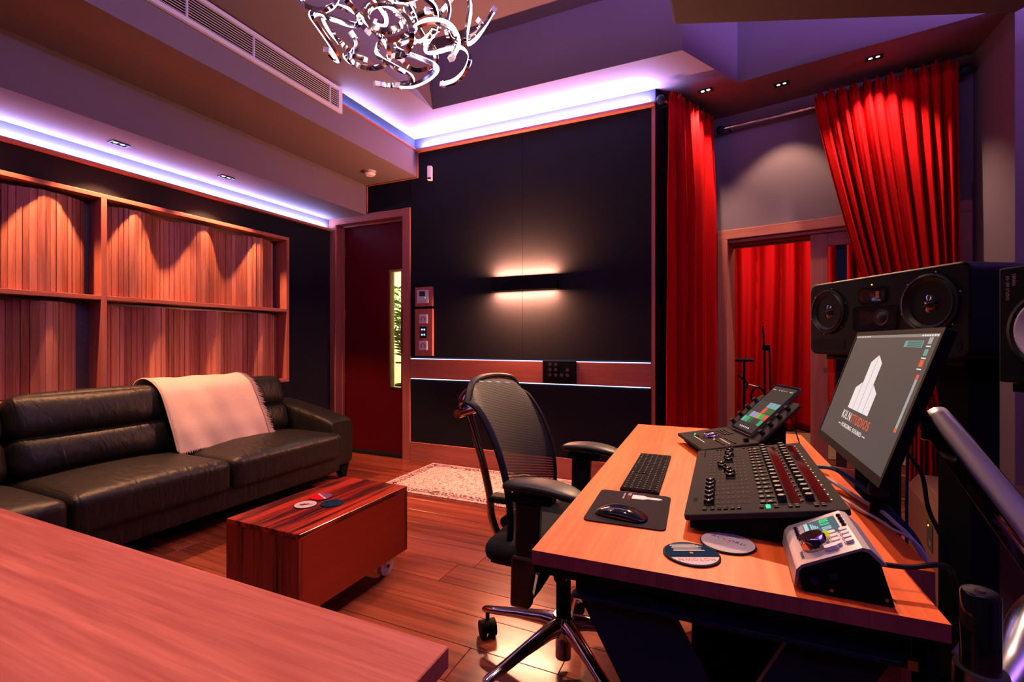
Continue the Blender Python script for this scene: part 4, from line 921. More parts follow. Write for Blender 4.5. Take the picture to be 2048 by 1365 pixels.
# record coasters on the desk
t = disc('drink_coaster', 'record-label coaster, navy with an orange word on a speckled band, on the desk', -0.058, 0.922, 0.75, 0.0495, None, R(24))
MB().prism(circ(0.046, R(-158), R(-22)), 0.004, 0.0043).build('print_band', M['speck'], t)
MB().prism(circ(0.046, R(-20), R(200)), 0.004, 0.0043).build('print_field', M['navy'], t)
text('lettering', 'MOTOWN', 0.0145, M['orange'], t, frame((0, -0.026, 0.0045), (-1,0,0), (0,-1,0)), wid=0.064)
for k in range(6): MB().box(-0.030+0.003*(k%2), 0.028-0.004*(k%3), 0.010+k*0.0052, 0.0108+k*0.0052, 0.0043, 0.0044).build('small_print', M['silver'], t)
MB().lathe([(0.0,0.0046),(0.0035,0.0046)], n=12).build('centre_dot', M['orange'], t)
t = disc('drink_coaster', 'record-label coaster in pale grey with dark lettering on the desk', 0.002, 1.0, 0.75, 0.0495, None, R(4))
MB().prism(circ(0.0475), 0.004, 0.0043).build('print_field', M['paper'], t)
MB().lathe([(0.030,0.0043),(0.031,0.0047),(0.032,0.0043)], n=40).build('pressed_ring', M['paper'], t)
text('lettering', 'ACCORD', 0.014, M['ink'], t, frame((0.002, 0.010, 0.0044), (0.87,-0.5,0), (0.5,0.87,0)), ext=0.0001)
text('lettering', 'GATED', 0.008, M['ink'], t, frame((0.016, 0.030, 0.0044), (0.87,-0.5,0), (0.5,0.87,0)), ext=0.0001)
for k in range(4): MB().box(-0.030, -0.004+0.003*k, -0.010+k*0.005, -0.009+k*0.005, 0.0043, 0.0044).build('small_print', M['silver'], t)
MB().lathe([(0.0,0.0046),(0.003,0.0046)], n=12).build('centre_dot', M['orange'], t)

# ------------------------------------------------------------------ fader control surface
fs_ = thing('fader_console', 'graphite sixteen-fader mixing console with red display strips on the desk', 'mixing console', (-0.080, 1.030, 0.75), R(0.4))
WX, LY = 0.285, 0.62; TL_ = math.atan2(0.052, WX)
TM = MX.Translation((0, 0, 0.034)) @ MX.Rotation(-TL_, 4, 'Y')
cl = WX/cos(TL_)
MB(TM).prism(rr(0, cl, 0, LY, 0.008), -0.012, 0.0).build('top_plate', M['grey'], fs_, bevel=0.002)
bd = MB().add([(0.012,0.012,0.006),(WX-0.004,0.012,0.006),(WX-0.004,0.012,0.072),(0.012,0.012,0.024),(0.012,LY-0.012,0.006),(WX-0.004,LY-0.012,0.006),(WX-0.004,LY-0.012,0.072),(0.012,LY-0.012,0.024)],
     [(0,1,2,3),(7,6,5,4),(0,4,5,1),(1,5,6,2),(2,6,7,3),(3,7,4,0)])
bd.build('underbody', M['black'], fs_)
for (x, yy) in ((0.03,0.04),(0.25,0.04),(0.03,0.58),(0.25,0.58)): MB().cyl((x,yy,0),(x,yy,0.007),0.012,n=12).build('foot', M['softblack'], fs_)
NCH = 16; qs = [0.060+k*(0.508/15) for k in range(NCH)]
fpos = [0.03,0.03,0.03,0.03,0.03,0.03,0.62,0.64,0.55,0.38,0.35,0.60,0.56,0.66,0.60,0.66]
dots = MB(TM); slots = MB(TM); btn = MB(TM)
for k, q in enumerate(qs):
    MB(TM).box(0.042, 0.128, q-0.0014, q+0.0014, 0.0, 0.0004).build('fader_slot', M['dark'], fs_)
    fx = 0.046+fpos[k]*0.076
    cap = MB(TM).add([(fx-0.011,q-0.0065,0.003),(fx+0.011,q-0.0065,0.003),(fx+0.011,q+0.0065,0.003),(fx-0.011,q+0.0065,0.003),
        (fx-0.009,q-0.0055,0.014),(fx-0.002,q-0.0055,0.010),(fx+0.002,q-0.0055,0.010),(fx+0.009,q-0.0055,0.014),
        (fx-0.009,q+0.0055,0.014),(fx-0.002,q+0.0055,0.010),(fx+0.002,q+0.0055,0.010),(fx+0.009,q+0.0055,0.014)],
        [(3,2,1,0),(0,1,7,6,5,4),(2,3,8,9,10,11),(4,5,9,8),(5,6,10,9),(6,7,11,10),(3,0,4,8),(1,2,11,7)]).build('fader_cap', M['softblack'], fs_, bevel=0.0008, seg=1)
    MB(TM).box(fx-0.0005, fx+0.0005, q-0.0055, q+0.0055, 0.0102, 0.0106).build('index_line', M['whiteink'], cap)
    for j, px_ in enumerate((0.151, 0.164)):
        m_ = M['satin']
        MB(TM).box(px_-0.0055, px_+0.0055, q-0.008, q+0.008, 0.0, 0.003).build('channel_button', m_, fs_, bevel=0.001, seg=1)
        MB(TM).box(px_-0.002, px_+0.002, q-0.001, q+0.001, 0.003, 0.0032).build('button_light', M['r_dot'] if (k, j) in ((12,0),(11,0)) else M['whiteink'], fs_)
    for j, px_ in enumerate((0.186, 0.234)):
        kn = MB(TM).lathe([(0.0,0.0),(0.0085,0.0),(0.0082,0.012),(0.0065,0.0145),(0.0,0.0145)], (px_, q, 0), n=14).build('encoder_knob', M['softblack'], fs_, smooth=True)
        MB(TM).box(px_-0.016, px_-0.011, q-0.004, q+0.004, 0.0, 0.0025).build('select_button', M['satin'], fs_)
    for j, px_ in enumerate((0.219, 0.270)):
        cols = [M['w_dot'],M['w_dot'],M['w_dot'],M['w_dot'],M['w_dot'],M['w_dot'],M['w_dot'],M['w_dot'],M['o_dot'],M['r_dot'],M['b_dot'],M['y_dot'],M['w_dot'],M['g_dot'],M['r_dot'],M['b_dot']]
        cc = cols[k] if j else (M['w_dot'] if k < 9 else (M['r_dot'] if k < 15 else M['b_dot']))
        MB(TM).box(px_-0.0012, px_+0.0012, q-0.0015, q+0.0015, 0.0006, 0.0014).build('status_light', cc, fs_)
    for j in range(9): dots.box(0.044+j*0.0104-0.0006, 0.044+j*0.0104+0.0006, q+0.0125, q+0.0137, 0.0, 0.0002)
tag(dots.build('scale_marks', M['whiteink'], fs_), kind='stuff')
for px_ in (0.1985, 0.2485):
    MB(TM).box(px_, px_+0.019, 0.045, 0.585, 0.0, 0.0006).build('display_strip', M['mirror'], fs_)
for px_ in (0.040, 0.055, 0.068, 0.080, 0.093, 0.105, 0.146, 0.158, 0.172, 0.196, 0.208, 0.240, 0.252):
    for j in range(2):
        MB(TM).box(px_-0.004, px_+0.004, 0.022+j*0.009, 0.029+j*0.009, 0.0, 0.003).build('function_button', M['g_dot'] if abs(px_-0.158) < 0.001 else M['satin'], fs_, bevel=0.0008, seg=1)
for px_ in (0.060, 0.070, 0.080, 0.090, 0.100, 0.135, 0.147, 0.158, 0.190, 0.200, 0.235, 0.246):
    MB(TM).box(px_-0.004, px_+0.004, 0.595, 0.603, 0.0, 0.003).build('function_button', M['satin'], fs_, bevel=0.0008, seg=1)
for k in range(5): MB(TM).box(0.022, 0.027, 0.52+k*0.018, 0.525+k*0.018, 0.0, 0.002).build('function_button', M['satin'], fs_)
text('lettering', 'AVID', 0.012, M['greyd'], fs_, TM @ frame((0.018, 0.10, 0.0003), (0,-1,0), (1,0,0)))

# ------------------------------------------------------------------ control dock with tablet
do = thing('control_dock', 'graphite control dock with a silver jog wheel and raised rear stand', 'control surface', (-0.173, 1.941, 0.75), R(-69.1))
DL = 0.284
MB().add([(0,0,0.022),(DL,0,0.022),(DL,0.185,0.048),(0,0.185,0.048),(0,0,0.034),(DL,0,0.034),(DL,0.185,0.060),(0,0.185,0.060)],
   [(0,3,2,1),(4,5,6,7),(0,1,5,4),(1,2,6,5),(2,3,7,6),(3,0,4,7)]).build('control_plate', M['grey'], do, bevel=0.004)
MB().add([(0.02,0.02,0.006),(DL-0.02,0.02,0.006),(DL-0.02,0.18,0.006),(0.02,0.18,0.006),(0.02,0.02,0.024),(DL-0.02,0.02,0.024),(DL-0.02,0.18,0.047),(0.02,0.18,0.047)],
   [(0,3,2,1),(4,5,6,7),(0,1,5,4),(1,2,6,5),(2,3,7,6),(3,0,4,7)]).build('underbody', M['black'], do)
for (x, yy) in ((0.04,0.04),(0.24,0.04),(0.04,0.16),(0.24,0.16)): MB().cyl((x,yy,0),(x,yy,0.007),0.01,n=10).build('foot', M['softblack'], do)
FD = MX.Translation((0, 0, 0.034)) @ MX.Rotation(math.atan2(0.026, 0.185), 4, 'X')
MB(FD).lathe([(0.0,0.016),(0.018,0.015),(0.022,0.012),(0.026,0.004),(0.027,0.0)], (0.125, 0.085, 0), n=36).build('jog_wheel', M['chrome'], do, smooth=True)
MB(FD).lathe([(0.027,0.001),(0.036,0.001),(0.036,0.0)], (0.125, 0.085, 0), n=36).build('wheel_surround', M['greyd'], do)
MB(FD).box(0.225-0.14, 0.225-0.03, 0.030, 0.034, 0.0, 0.0006).build('fader_slot', M['dark'], do)
MB(FD).box(0.225-0.14, 0.225-0.03, 0.036, 0.038, 0.0, 0.0006).build('meter_strip', M['whiteink'], do)
for k in range(8):
    MB(FD).box(0.172+0.012*k, 0.179+0.012*k, 0.075, 0.080, 0.0, 0.003).build('dock_button', M['o_dot'] if k == 0 else M['satin'], do)
    MB(FD).box(0.172+0.012*k, 0.179+0.012*k, 0.095, 0.099, 0.0, 0.002).build('dock_button', M['whiteink'], do)
    MB(FD).box(0.172+0.012*k, 0.179+0.012*k, 0.112, 0.118, 0.0, 0.003).build('dock_button', M['satin'], do)
for k in range(6):
    MB(FD).box(0.035+0.012*k, 0.042+0.012*k, 0.045, 0.050, 0.0, 0.003).build('dock_button', M['g_dot'] if k == 2 else M['satin'], do)
    for j in range(3): MB(FD).box(0.05+0.014*k, 0.059+0.014*k, 0.130+j*0.012, 0.137+j*0.012, 0.0, 0.003).build('dock_button', M['satin'], do)
MB(FD).box(0.25, 0.262, 0.145, 0.16, 0.0, 0.012).build('fader_knob', M['gloss'], do)
AN = R(44)
FT = MX.Translation((0, 0.180, 0.058)) @ MX.Rotation(AN, 4, 'X')
MB(FT).prism(rr(0, DL, 0, 0.185, 0.02), -0.010, 0.0).build('stand_plate', M['grey'], do, bevel=0.003)
MB().add([(0.05,0.20,0.006),(DL-0.05,0.20,0.006),(DL-0.05,0.29,0.006),(0.05,0.29,0.006),(0.05,0.20,0.060),(DL-0.05,0.20,0.060),(DL-0.05,0.29,0.148),(0.05,0.29,0.148)],
   [(0,3,2,1),(4,5,6,7),(0,1,5,4),(1,2,6,5),(2,3,7,6),(3,0,4,7)]).build('stand_support', M['black'], do)
for x in (0.025, DL-0.025):
    for k in range(4): MB(FT).lathe([(0.0,0.0),(0.008,0.0),(0.0075,0.015),(0.006,0.017),(0.0,0.017)], (x, 0.035+k*0.038, 0), n=12).build('side_knob', M['softblack'], do, smooth=True)
tb = thing('tablet', 'tablet showing a grid of coloured pads resting on the control dock', 'tablet', (-0.173, 1.941, 0.75), R(-69.1))
tx0, ty0, tw, tl = 0.058, 0.006, 0.168, 0.232
MB(FT).prism(rr(tx0, tx0+tw, ty0, ty0+tl, 0.01), 0.002, 0.009).build('shell', M['alu'], tb)
MB(FT).prism(rr(tx0+0.001, tx0+tw-0.001, ty0+0.001, ty0+tl-0.001, 0.01), 0.009, 0.0095).build('glass_front', M['gloss'], tb)
scr_ = MB(FT).prism(rr(tx0+0.008, tx0+tw-0.008, ty0+0.010, ty0+tl-0.010, 0.003), 0.0095, 0.0097).build('screen', M['tab_bg'], tb)
pc_ = {'k': emit('pad_slate', (0.018,0.026,0.032), 1), 'b': emit('pad_blue', (0.20,0.36,0.40), 1), 'r': emit('pad_red', (0.80,0.07,0.04), 1), 'g': emit('pad_green', (0.01,0.36,0.13), 1),
       'd': emit('pad_dark_green', (0.005,0.12,0.02), 1), 'l': emit('pad_lilac', (0.34,0.28,0.52), 1), 'y': emit('pad_yellow', (0.42,0.36,0.02), 1), 't': emit('pad_teal', (0.12,0.36,0.34), 1)}
for j, rowp in enumerate(('kkkbbb', 'kkkrdd', 'dllygr', 'tgdkkg')):
    for i, ch_ in enumerate(rowp):
        x = tx0+0.012+i*0.0243; yv = ty0+0.148-j*0.0265-(0.0 if 1 else 0)
        if j == 1 and ch_ == 'r': ch_ = 'r'
        MB(FT).box(x, x+0.0225, yv-0.0245, yv, 0.0097, 0.0099).build('pad', pc_[ch_], scr_)
for k in range(6): MB(FT).box(tx0+0.045+k*0.013, tx0+0.051+k*0.013, ty0+0.020, ty0+0.026, 0.0097, 0.0099).build('icon', M['scr_w'], scr_)
for (a, b, c_) in ((0.014,0.034,'scr_g'),(0.055,0.064,'scr_g'),(0.072,0.082,'scr_g'),(0.088,0.096,'scr_g'),(0.102,0.112,'scr_o'),(0.128,0.148,'scr_g')):
    MB(FT).box(tx0+a, tx0+b, ty0+0.205, ty0+0.209, 0.0097, 0.0099).build('menu_item', M[c_], scr_)

# ------------------------------------------------------------------ silver monitor controller
mc = thing('monitor_controller', 'silver desktop monitor controller with a big chrome knob and teal screen', 'audio controller', (0.096, 0.856, 0.75), R(0))
LN = 0.170
pf = [(0.0,0.010),(0.003,0.034),(0.010,0.043),(0.088,0.083),(0.098,0.082),(0.118,0.062)]
ip = [(0.004,0.010),(0.007,0.032),(0.012,0.039),(0.087,0.078),(0.095,0.077),(0.113,0.060)]
n_ = len(pf); sh = MB()
sh.add([(x,0,z) for x,z in pf]+[(x,0,z) for x,z in ip]+[(x,LN,z) for x,z in pf]+[(x,LN,z) for x,z in ip],
   [(i,i+1,2*n_+i+1,2*n_+i) for i in range(n_-1)]+[(n_+i+1,n_+i,3*n_+i,3*n_+i+1) for i in range(n_-1)]+[(i,n_+i,n_+i+1,i+1) for i in range(n_-1)]+[(2*n_+i+1,3*n_+i+1,3*n_+i,2*n_+i) for i in range(n_-1)]+[(0,2*n_,3*n_,n_),(n_-1,2*n_-1,4*n_-1,3*n_-1)])
o = sh.build('shell', M['silver'], mc, smooth=True, angle=30); recalc(o)
cr = MB().add([(x,0.004,z) for x,z in [(0.012,0.002)]+ip[1:5]+[(0.112,0.058),(0.128,0.002)]]+[(x,LN-0.004,z) for x,z in [(0.012,0.002)]+ip[1:5]+[(0.112,0.058),(0.128,0.002)]],
   [tuple(range(7)), tuple(range(13,6,-1))]+[(i,(i+1)%7+0,7+(i+1)%7,7+i) for i in range(7)])
o = cr.build('chassis', M['black'], mc); recalc(o)
for (x, z) in ((0.028,0.020),(0.052,0.032)): MB().cyl((x,0.004,z),(x,0.002,z),0.006,n=14).build('side_socket', M['steel'], mc)
for x in (0.05, 0.118): MB().cyl((x,0.004,0.010),(x,0.0025,0.010),0.0025,n=10).build('screw', M['alu'], mc)
AT = math.atan2(0.040, 0.078)
FM = MX.Translation((0.010, 0, 0.0435)) @ MX.Rotation(-AT, 4, 'Y')
sc = MB(FM).box(0.022, 0.076, 0.082, 0.152, 0.0, 0.0006).build('screen', M['lcd'], mc)
MB(FM).box(0.0235, 0.030, 0.084, 0.150, 0.0006, 0.0009).build('screen_bar', M['lcd_w'], sc)
text('readout', '00.0', 0.022, M['lcd_g'], sc, FM @ frame((0.056, 0.135, 0.0008), (0,-1,0), (1,0,0)), sx=0.62)
text('readout', '00.0', 0.022, M['lcd_w'], sc, FM @ frame((0.056, 0.100, 0.0008), (0,-1,0), (1,0,0)), sx=0.62)
for k in range(4): MB(FM).box(0.034+0.003*k, 0.036+0.003*k, 0.115, 0.142-0.006*k, 0.0006, 0.0009).build('screen_text', M['lcd_w'], sc)
for x in (0.006, 0.085-0.0):
    for k in range(4):
        if x < 0.05: MB(FM).lathe([(0.0,0.003),(0.003,0.003),(0.0042,0.0)], (0.010, 0.098+k*0.015, 0), n=12).build('soft_key', M['gloss'], mc, smooth=True)
        else: MB(FM).lathe([(0.0,0.003),(0.003,0.003),(0.0042,0.0)], (0.083, 0.100+k*0.015, 0), n=12).build('soft_key', M['gloss'], mc, smooth=True)
kn = MB(FM).lathe([(0.0,0.018),(0.0175,0.018),(0.0205,0.014),(0.0215,0.0),(0.0,0.0)], (0.030, 0.052, 0), n=32).build('volume_knob', M['chrome'], mc, smooth=True)
MB(FM).cyl((0.042,0.040,0.018),(0.042,0.040,0.0186),0.002,n=10).build('knob_dot', M['navy'], kn)
MB(FM).prism(rr(0.040,0.056,0.072,0.084,0.004), 0.0, 0.006).build('large_key', M['yellowkey'], mc)
MB(FM).prism(rr(0.040,0.060,0.018,0.030,0.004), 0.0, 0.006).build('large_key', M['white'], mc)
for i in range(2):
    for j in range(4):
        MB(FM).prism(rr(0.060+i*0.017-0.005, 0.060+i*0.017+0.006, 0.026+j*0.016, 0.036+j*0.016, 0.003), 0.0, 0.004).build('key', M['white'], mc)
        MB(FM).box(0.0525+i*0.017, 0.0535+i*0.017, 0.027+j*0.016, 0.035+j*0.016, 0.0, 0.0003).build('key_caption', M['ink'], mc)
text('lettering', 'VOLUME', 0.006, M['ink'], mc, FM @ frame((0.005, 0.030, 0.0003), (0,-1,0), (1,0,0)))

# ------------------------------------------------------------------ computer display on an arm
TI = math.atan2(0.097, 0.294)
mo = thing('computer_display', 'tilted black computer display showing a white tower logo', 'monitor', (0.2465, 1.343, 0.87), R(1.6))
FS = MX.Rotation(TI, 4, 'Y') @ frame((0,0,0), (0,-1,0), (0,0,1))     # x to the reader's right, y up, z towards the reader
MW, MH = 0.545, 0.310
MB(FS).prism(rr(-MW/2, MW/2, 0, MH, 0.004), -0.020, -0.004).build('case', M['black'], mo, bevel=0.003)
bz = MB(FS)
for (a, b, c, d) in ((-MW/2,MW/2,0,0.018),(-MW/2,MW/2,MH-0.010,MH),(-MW/2,-MW/2+0.010,0.018,MH-0.010),(MW/2-0.010,MW/2,0.018,MH-0.010)): bz.box(a,b,c,d,-0.004,0.0)
bz.build('bezel', M['satin'], mo)
sn_ = MB(FS).box(-MW/2+0.010, MW/2-0.010, 0.018, MH-0.010, -0.004, -0.0015).build('screen', M['screen'], mo)
def sc_xy(u, v): return ((u-0.5)*MW, v*MH)
z0, z1 = -0.0015, -0.0011
pts = LOGO
logo_parts(lambda a, b: sc_xy(0.468+a*0.292, 0.352+b*0.452), M['scr_w'], M['scr_line'], sn_, z0, z1)
for c in sn_.children: c.data.transform(FS)
text('lettering', 'KILN', 0.031, M['scr_w'], sn_, FS @ frame((*sc_xy(0.350, 0.288), -0.0013), (1,0,0), (0,1,0)), wid=0.072)
text('lettering', 'STUDIOS', 0.031, M['scr_o'], sn_, FS @ frame((*sc_xy(0.555, 0.284), -0.0013), (1,0,0), (0,1,0)), wid=0.138)
text('lettering', 'FORGING SOUND', 0.0145, M['scr_w'], sn_, FS @ frame((*sc_xy(0.478, 0.208), -0.0013), (1,0,0), (0,1,0)), wid=0.165)
for u in (0.292, 0.664):
    x, yv = sc_xy(u, 0.208); MB(FS).box(x-0.010, x+0.010, yv-0.001, yv+0.001, z0, z1).build('rule', M['scr_w'], sn_)
MB(FS).box(-MW/2+0.010, MW/2-0.010, MH-0.017, MH-0.0105, z0, z1).build('menu_bar', M['scr_bar'], sn_)
for k in range(9): MB(FS).box(-MW/2+0.014+k*0.014, -MW/2+0.023+k*0.014, MH-0.015, MH-0.013, z1, z1+0.0003).build('menu_item', M['scr_w'], sn_)
for k in range(7): MB(FS).box(MW/2-0.09+k*0.011, MW/2-0.083+k*0.011, MH-0.0155, MH-0.0125, z1, z1+0.0003).build('menu_item', M['scr_w'], sn_)
x, yv = sc_xy(0.70, 0.876); MB(FS).box(x, x+0.092, yv, yv+0.014, z0, z1).build('window', M['scr_t'], sn_)
for k in range(3): MB(FS).box(x+0.016, x+0.088, yv+0.002+k*0.004, yv+0.0035+k*0.004, z1, z1+0.0003).build('window_row', M['scr_line'], sn_)
for k, (v, c_) in enumerate(((0.90,'scr_g'),(0.825,'scr_t'),(0.755,'scr_o'))):
    x, yv = sc_xy(0.905, v); ic = MB(FS).box(x, x+0.016, yv, yv+0.013, z0, z1).build('icon', M[c_], sn_)
    MB(FS).box(x-0.002, x+0.018, yv-0.006, yv-0.0035, z0, z1).build('icon_caption', M['scr_w'], sn_)
x, yv = sc_xy(0.925, 0.335); MB(FS).box(x, x+0.010, yv, yv+0.115, z0, z1).build('dock_strip', M['scr_g'], sn_)
MB(FS).box(x, x+0.010, yv+0.105, yv+0.115, z1, z1+0.0003).build('dock_icon', M['scr_o'], sn_)
MB(FS).box(x, x+0.010, yv, yv+0.008, z1, z1+0.0003).build('dock_icon', M['scr_o'], sn_)
MB(FS).box(-0.05, 0.05, MH/2-0.05, MH/2+0.05, -0.030, -0.020).build('mount_plate', M['black'], mo)

ar = thing('display_arm', 'polished silver and black articulated monitor arm clamped to the desk edge', 'monitor arm', (0.331, 0.895, 0.66))
def al(p): return V(p)-V((0.331, 0.895, 0.66))
MB().lathe([(0.0,0.122),(0.020,0.122),(0.0225,0.118),(0.0225,0.0),(0.0,0.0)], n=28).build('post', M['gloss'], ar, smooth=True)
MB().lathe([(0.0,0.124),(0.006,0.124),(0.006,0.122)], n=16).build('post_screw', M['alu'], ar, smooth=True)
MB().lathe([(0.0225,0.012),(0.030,0.012),(0.031,0.008),(0.031,-0.05),(0.0,-0.05)], n=28).build('collar', M['alu'], ar, smooth=True)
MB().box(-0.07, 0.0, -0.03, 0.03, -0.049, -0.03).box(-0.07, -0.055, -0.03, 0.03, -0.03, 0.0635).build('clamp', M['black'], ar)
EL = al((0.475, 1.035, 0.775)); JT = al((0.425, 1.342, 0.965))
MB().tube(spline([(0.02,0.01,-0.03), (0.06,0.055,0.0), (0.10,0.10,0.05), EL+V((0,0,-0.045))], 8), 0.027, 20).build('lower_arm', M['alu'], ar, smooth=True)
MB().cyl(EL+V((0,0,-0.055)), EL+V((0,0,0.02)), 0.031, n=26).build('elbow', M['chrome'], ar, smooth=True, bevel=0.004)
d_ = (JT-EL).normalized(); sd = d_.cross(V((0,0,1))).normalized(); up_ = sd.cross(d_)
FA = frame(EL, d_, sd, up_); LA = (JT-EL).length
def shellf(u, v):
    a = pi*(v); hw = 0.030-0.006*u
    return FA @ V((-0.02+(LA+0.03)*u, cos(a)*hw, 0.002+sin(a)*0.028))
o = MB().grid(shellf, 24, 16).build('upper_arm_cover', M['silver2'], ar, smooth=True, angle=60); s_ = o.modifiers.new('solid', 'SOLIDIFY'); s_.thickness = 0.003
for sg in (-1, 1): MB(FA).prism([(-0.03,-0.026),(LA+0.012,-0.020),(LA+0.02,0.0),(LA+0.008,0.014),(-0.02,0.014),(-0.035,-0.004)], 0, 0.004).build('upper_arm_side', M['gloss'], ar, bevel=0.001).matrix_local = FA @ MX.Translation((0, sg*0.026+0.002, 0)) @ MX.Rotation(R(90), 4, 'X') @ FA.inverted()
MB(FA).box(0.0, LA-0.02, -0.018, 0.018, -0.020, 0.0).build('spring_channel', M['black'], ar)
MB(FA).cyl((0.0, -0.033, -0.006), (0.0, 0.033, -0.006), 0.009, n=18).build('pivot_pin', M['chrome'], ar, smooth=True)
MB(FA).cyl((LA, -0.030, -0.006), (LA, 0.030, -0.006), 0.007, n=18).build('pivot_pin', M['chrome'], ar, smooth=True)
HD = al((0.345, 1.345, 1.0))
MB().cyl(JT+V((-0.01,0,-0.045)), JT+V((-0.01,0,0.012)), 0.021, n=22).build('head_swivel', M['alu'], ar, smooth=True, bevel=0.003)
MB().tube([JT+V((-0.015,0,0.0)), JT+V((-0.04,0.0,0.02)), HD], 0.013, 12).build('head_link', M['black'], ar, smooth=True)

# ------------------------------------------------------------------ office chair
oc = thing('office_chair', 'black mesh-back office chair with chrome frame pulled up to the desk', 'office chair', (-0.52, 1.59, 0))
MB().lathe([(0.0,0.035),(0.028,0.035),(0.028,0.10),(0.045,0.12),(0.042,0.165),(0.034,0.185),(0.0,0.185)], n=28).build('hub', M['chrome'], oc, smooth=True)
for k in range(5):
    a = R(172+72*k); dr = V((cos(a), sin(a), 0)); sd = V((-sin(a), cos(a), 0))
    lg = MB(); rings = []
    for (r_, z, hw, hh) in ((0.02,0.150,0.026,0.032),(0.08,0.148,0.024,0.026),(0.18,0.132,0.021,0.018),(0.28,0.112,0.019,0.014),(0.335,0.102,0.017,0.012),(0.345,0.100,0.010,0.008)):
        rings.append([dr*r_+sd*hw*cos(t)+V((0,0,z+hh*sin(t))) for t in [2*pi*i/14 for i in range(14)]])
    vs = [p for rg_ in rings for p in rg_]
    fs = [(j*14+i, j*14+(i+1)%14, (j+1)*14+(i+1)%14, (j+1)*14+i) for j in range(len(rings)-1) for i in range(14)]+[tuple(range(13,-1,-1)), tuple(range((len(rings)-1)*14, len(rings)*14))]
    L_ = lg.add(vs, fs).build('leg', M['chrome'], oc, smooth=True, angle=50); recalc(L_)
    c0 = dr*0.325; sp = V((cos(a+0.9), sin(a+0.9), 0))
    cs = MB().cyl(c0+V((0,0,0.055)), c0+V((0,0,0.10)), 0.008, n=10)
    for sg in (-1, 1): cs.cyl(c0+sp*0.010*sg+V((0,0,0.031)), c0+sp*0.030*sg+V((0,0,0.031)), 0.031, n=22)
    cs.cyl(c0-sp*0.012+V((0,0,0.038)), c0+sp*0.012+V((0,0,0.038)), 0.026, n=18)
    cs.build('castor', M['satin'], L_, smooth=True)
MB().cyl((0,0,0.185), (0,0,0.30), 0.026, n=20).cyl((0,0,0.30), (0,0,0.40), 0.014, n=16).build('gas_column', M['black'], oc, smooth=True)
MB().add([(-0.12,-0.05,0.37),(0.10,-0.05,0.37),(0.10,0.05,0.37),(-0.12,0.05,0.37),(-0.15,-0.08,0.425),(0.14,-0.08,0.425),(0.14,0.08,0.425),(-0.15,0.08,0.425)],
   [(0,3,2,1),(4,5,6,7),(0,1,5,4),(1,2,6,5),(2,3,7,6),(3,0,4,7)]).build('tilt_mechanism', M['alu'], oc, bevel=0.012)
for (yy, x) in ((-0.13, 0.03), (0.13, 0.03)): MB().cyl((x, yy*0.6, 0.375), (x, yy, 0.375), 0.022, n=18).build('adjust_knob', M['softblack'], oc, smooth=True)
MB().puff((0.05, 0.01, 0.462), (0.50, 0.49, 0.075), 0.035, (0,0,0.012), n=12).build('seat', M['fabric'], oc, smooth=True, angle=70)
MB().puff((0.05, 0.01, 0.428), (0.46, 0.45, 0.02), 0.008, n=6).build('seat_pan', M['satin'], oc, smooth=True)
def backp(u, v):
    """u -1..1 across, v 0..1 up"""
    z = 0.475+0.535*v
    x = -0.10-0.04*v-0.125*v**1.6+0.03*sin(v*pi)-0.02*(1-v)**3
    hw = 0.205+0.035*sin(min(1, v*1.6)*pi*0.5)-0.022*v
    bow = -0.035*(1-u*u)
    ztop = z-0.030*abs(u)**2.5*v**4-0.045*max(0, (abs(u)-0.72)/0.28)**2*v**10
    return V((x+bow, 0.01+hw*u, ztop))
o = MB().grid(lambda u, v: backp(-1+2*u, v), 24, 40).build('back_mesh', M['weave'], oc, smooth=True, angle=80)
loop = [backp(-1, k/30) for k in range(31)]+[backp(-1+2*k/20, 1) for k in range(1, 20)]+[backp(1, 1-k/30) for k in range(31)]+[backp(1-2*k/20, 0) for k in range(1, 21)]
MB().tube(loop, 0.008, 8, sx=1.5).build('back_frame', M['softblack'], oc, smooth=True)
for yy in (0.01,):
    MB().tube(spline([(-0.05,yy,0.385),(-0.16,yy,0.372),(-0.245,yy,0.40),(-0.285,yy,0.475),(-0.295,yy,0.56),(-0.325,yy,0.68),(-0.36,yy,0.79),(-0.385,yy,0.865)], 8), 0.0115, 12, sx=1.3).build('spine_bar', M['chrome'], oc, smooth=True)
MB().cyl((-0.385,-0.075,0.87), (-0.385,0.095,0.87), 0.016, n=20).build('back_pivot', M['chrome'], oc, smooth=True)
MB().tube(spline([(-0.385,0.01,0.87),(-0.40,0.01,0.91),(-0.36,0.01,0.955),(-0.325,0.01,0.965)], 6), 0.012, 10, sx=2.5).build('back_bracket', M['chrome'], oc, smooth=True)
MB().box(-0.29, -0.165, -0.025, 0.045, 0.54, 0.565).build('lumbar_mount', M['satin'], oc, bevel=0.012)
MB().cyl((-0.20,-0.05,0.49), (-0.20,0.07,0.49), 0.022, n=18).build('tilt_hinge', M['softblack'], oc, smooth=True)
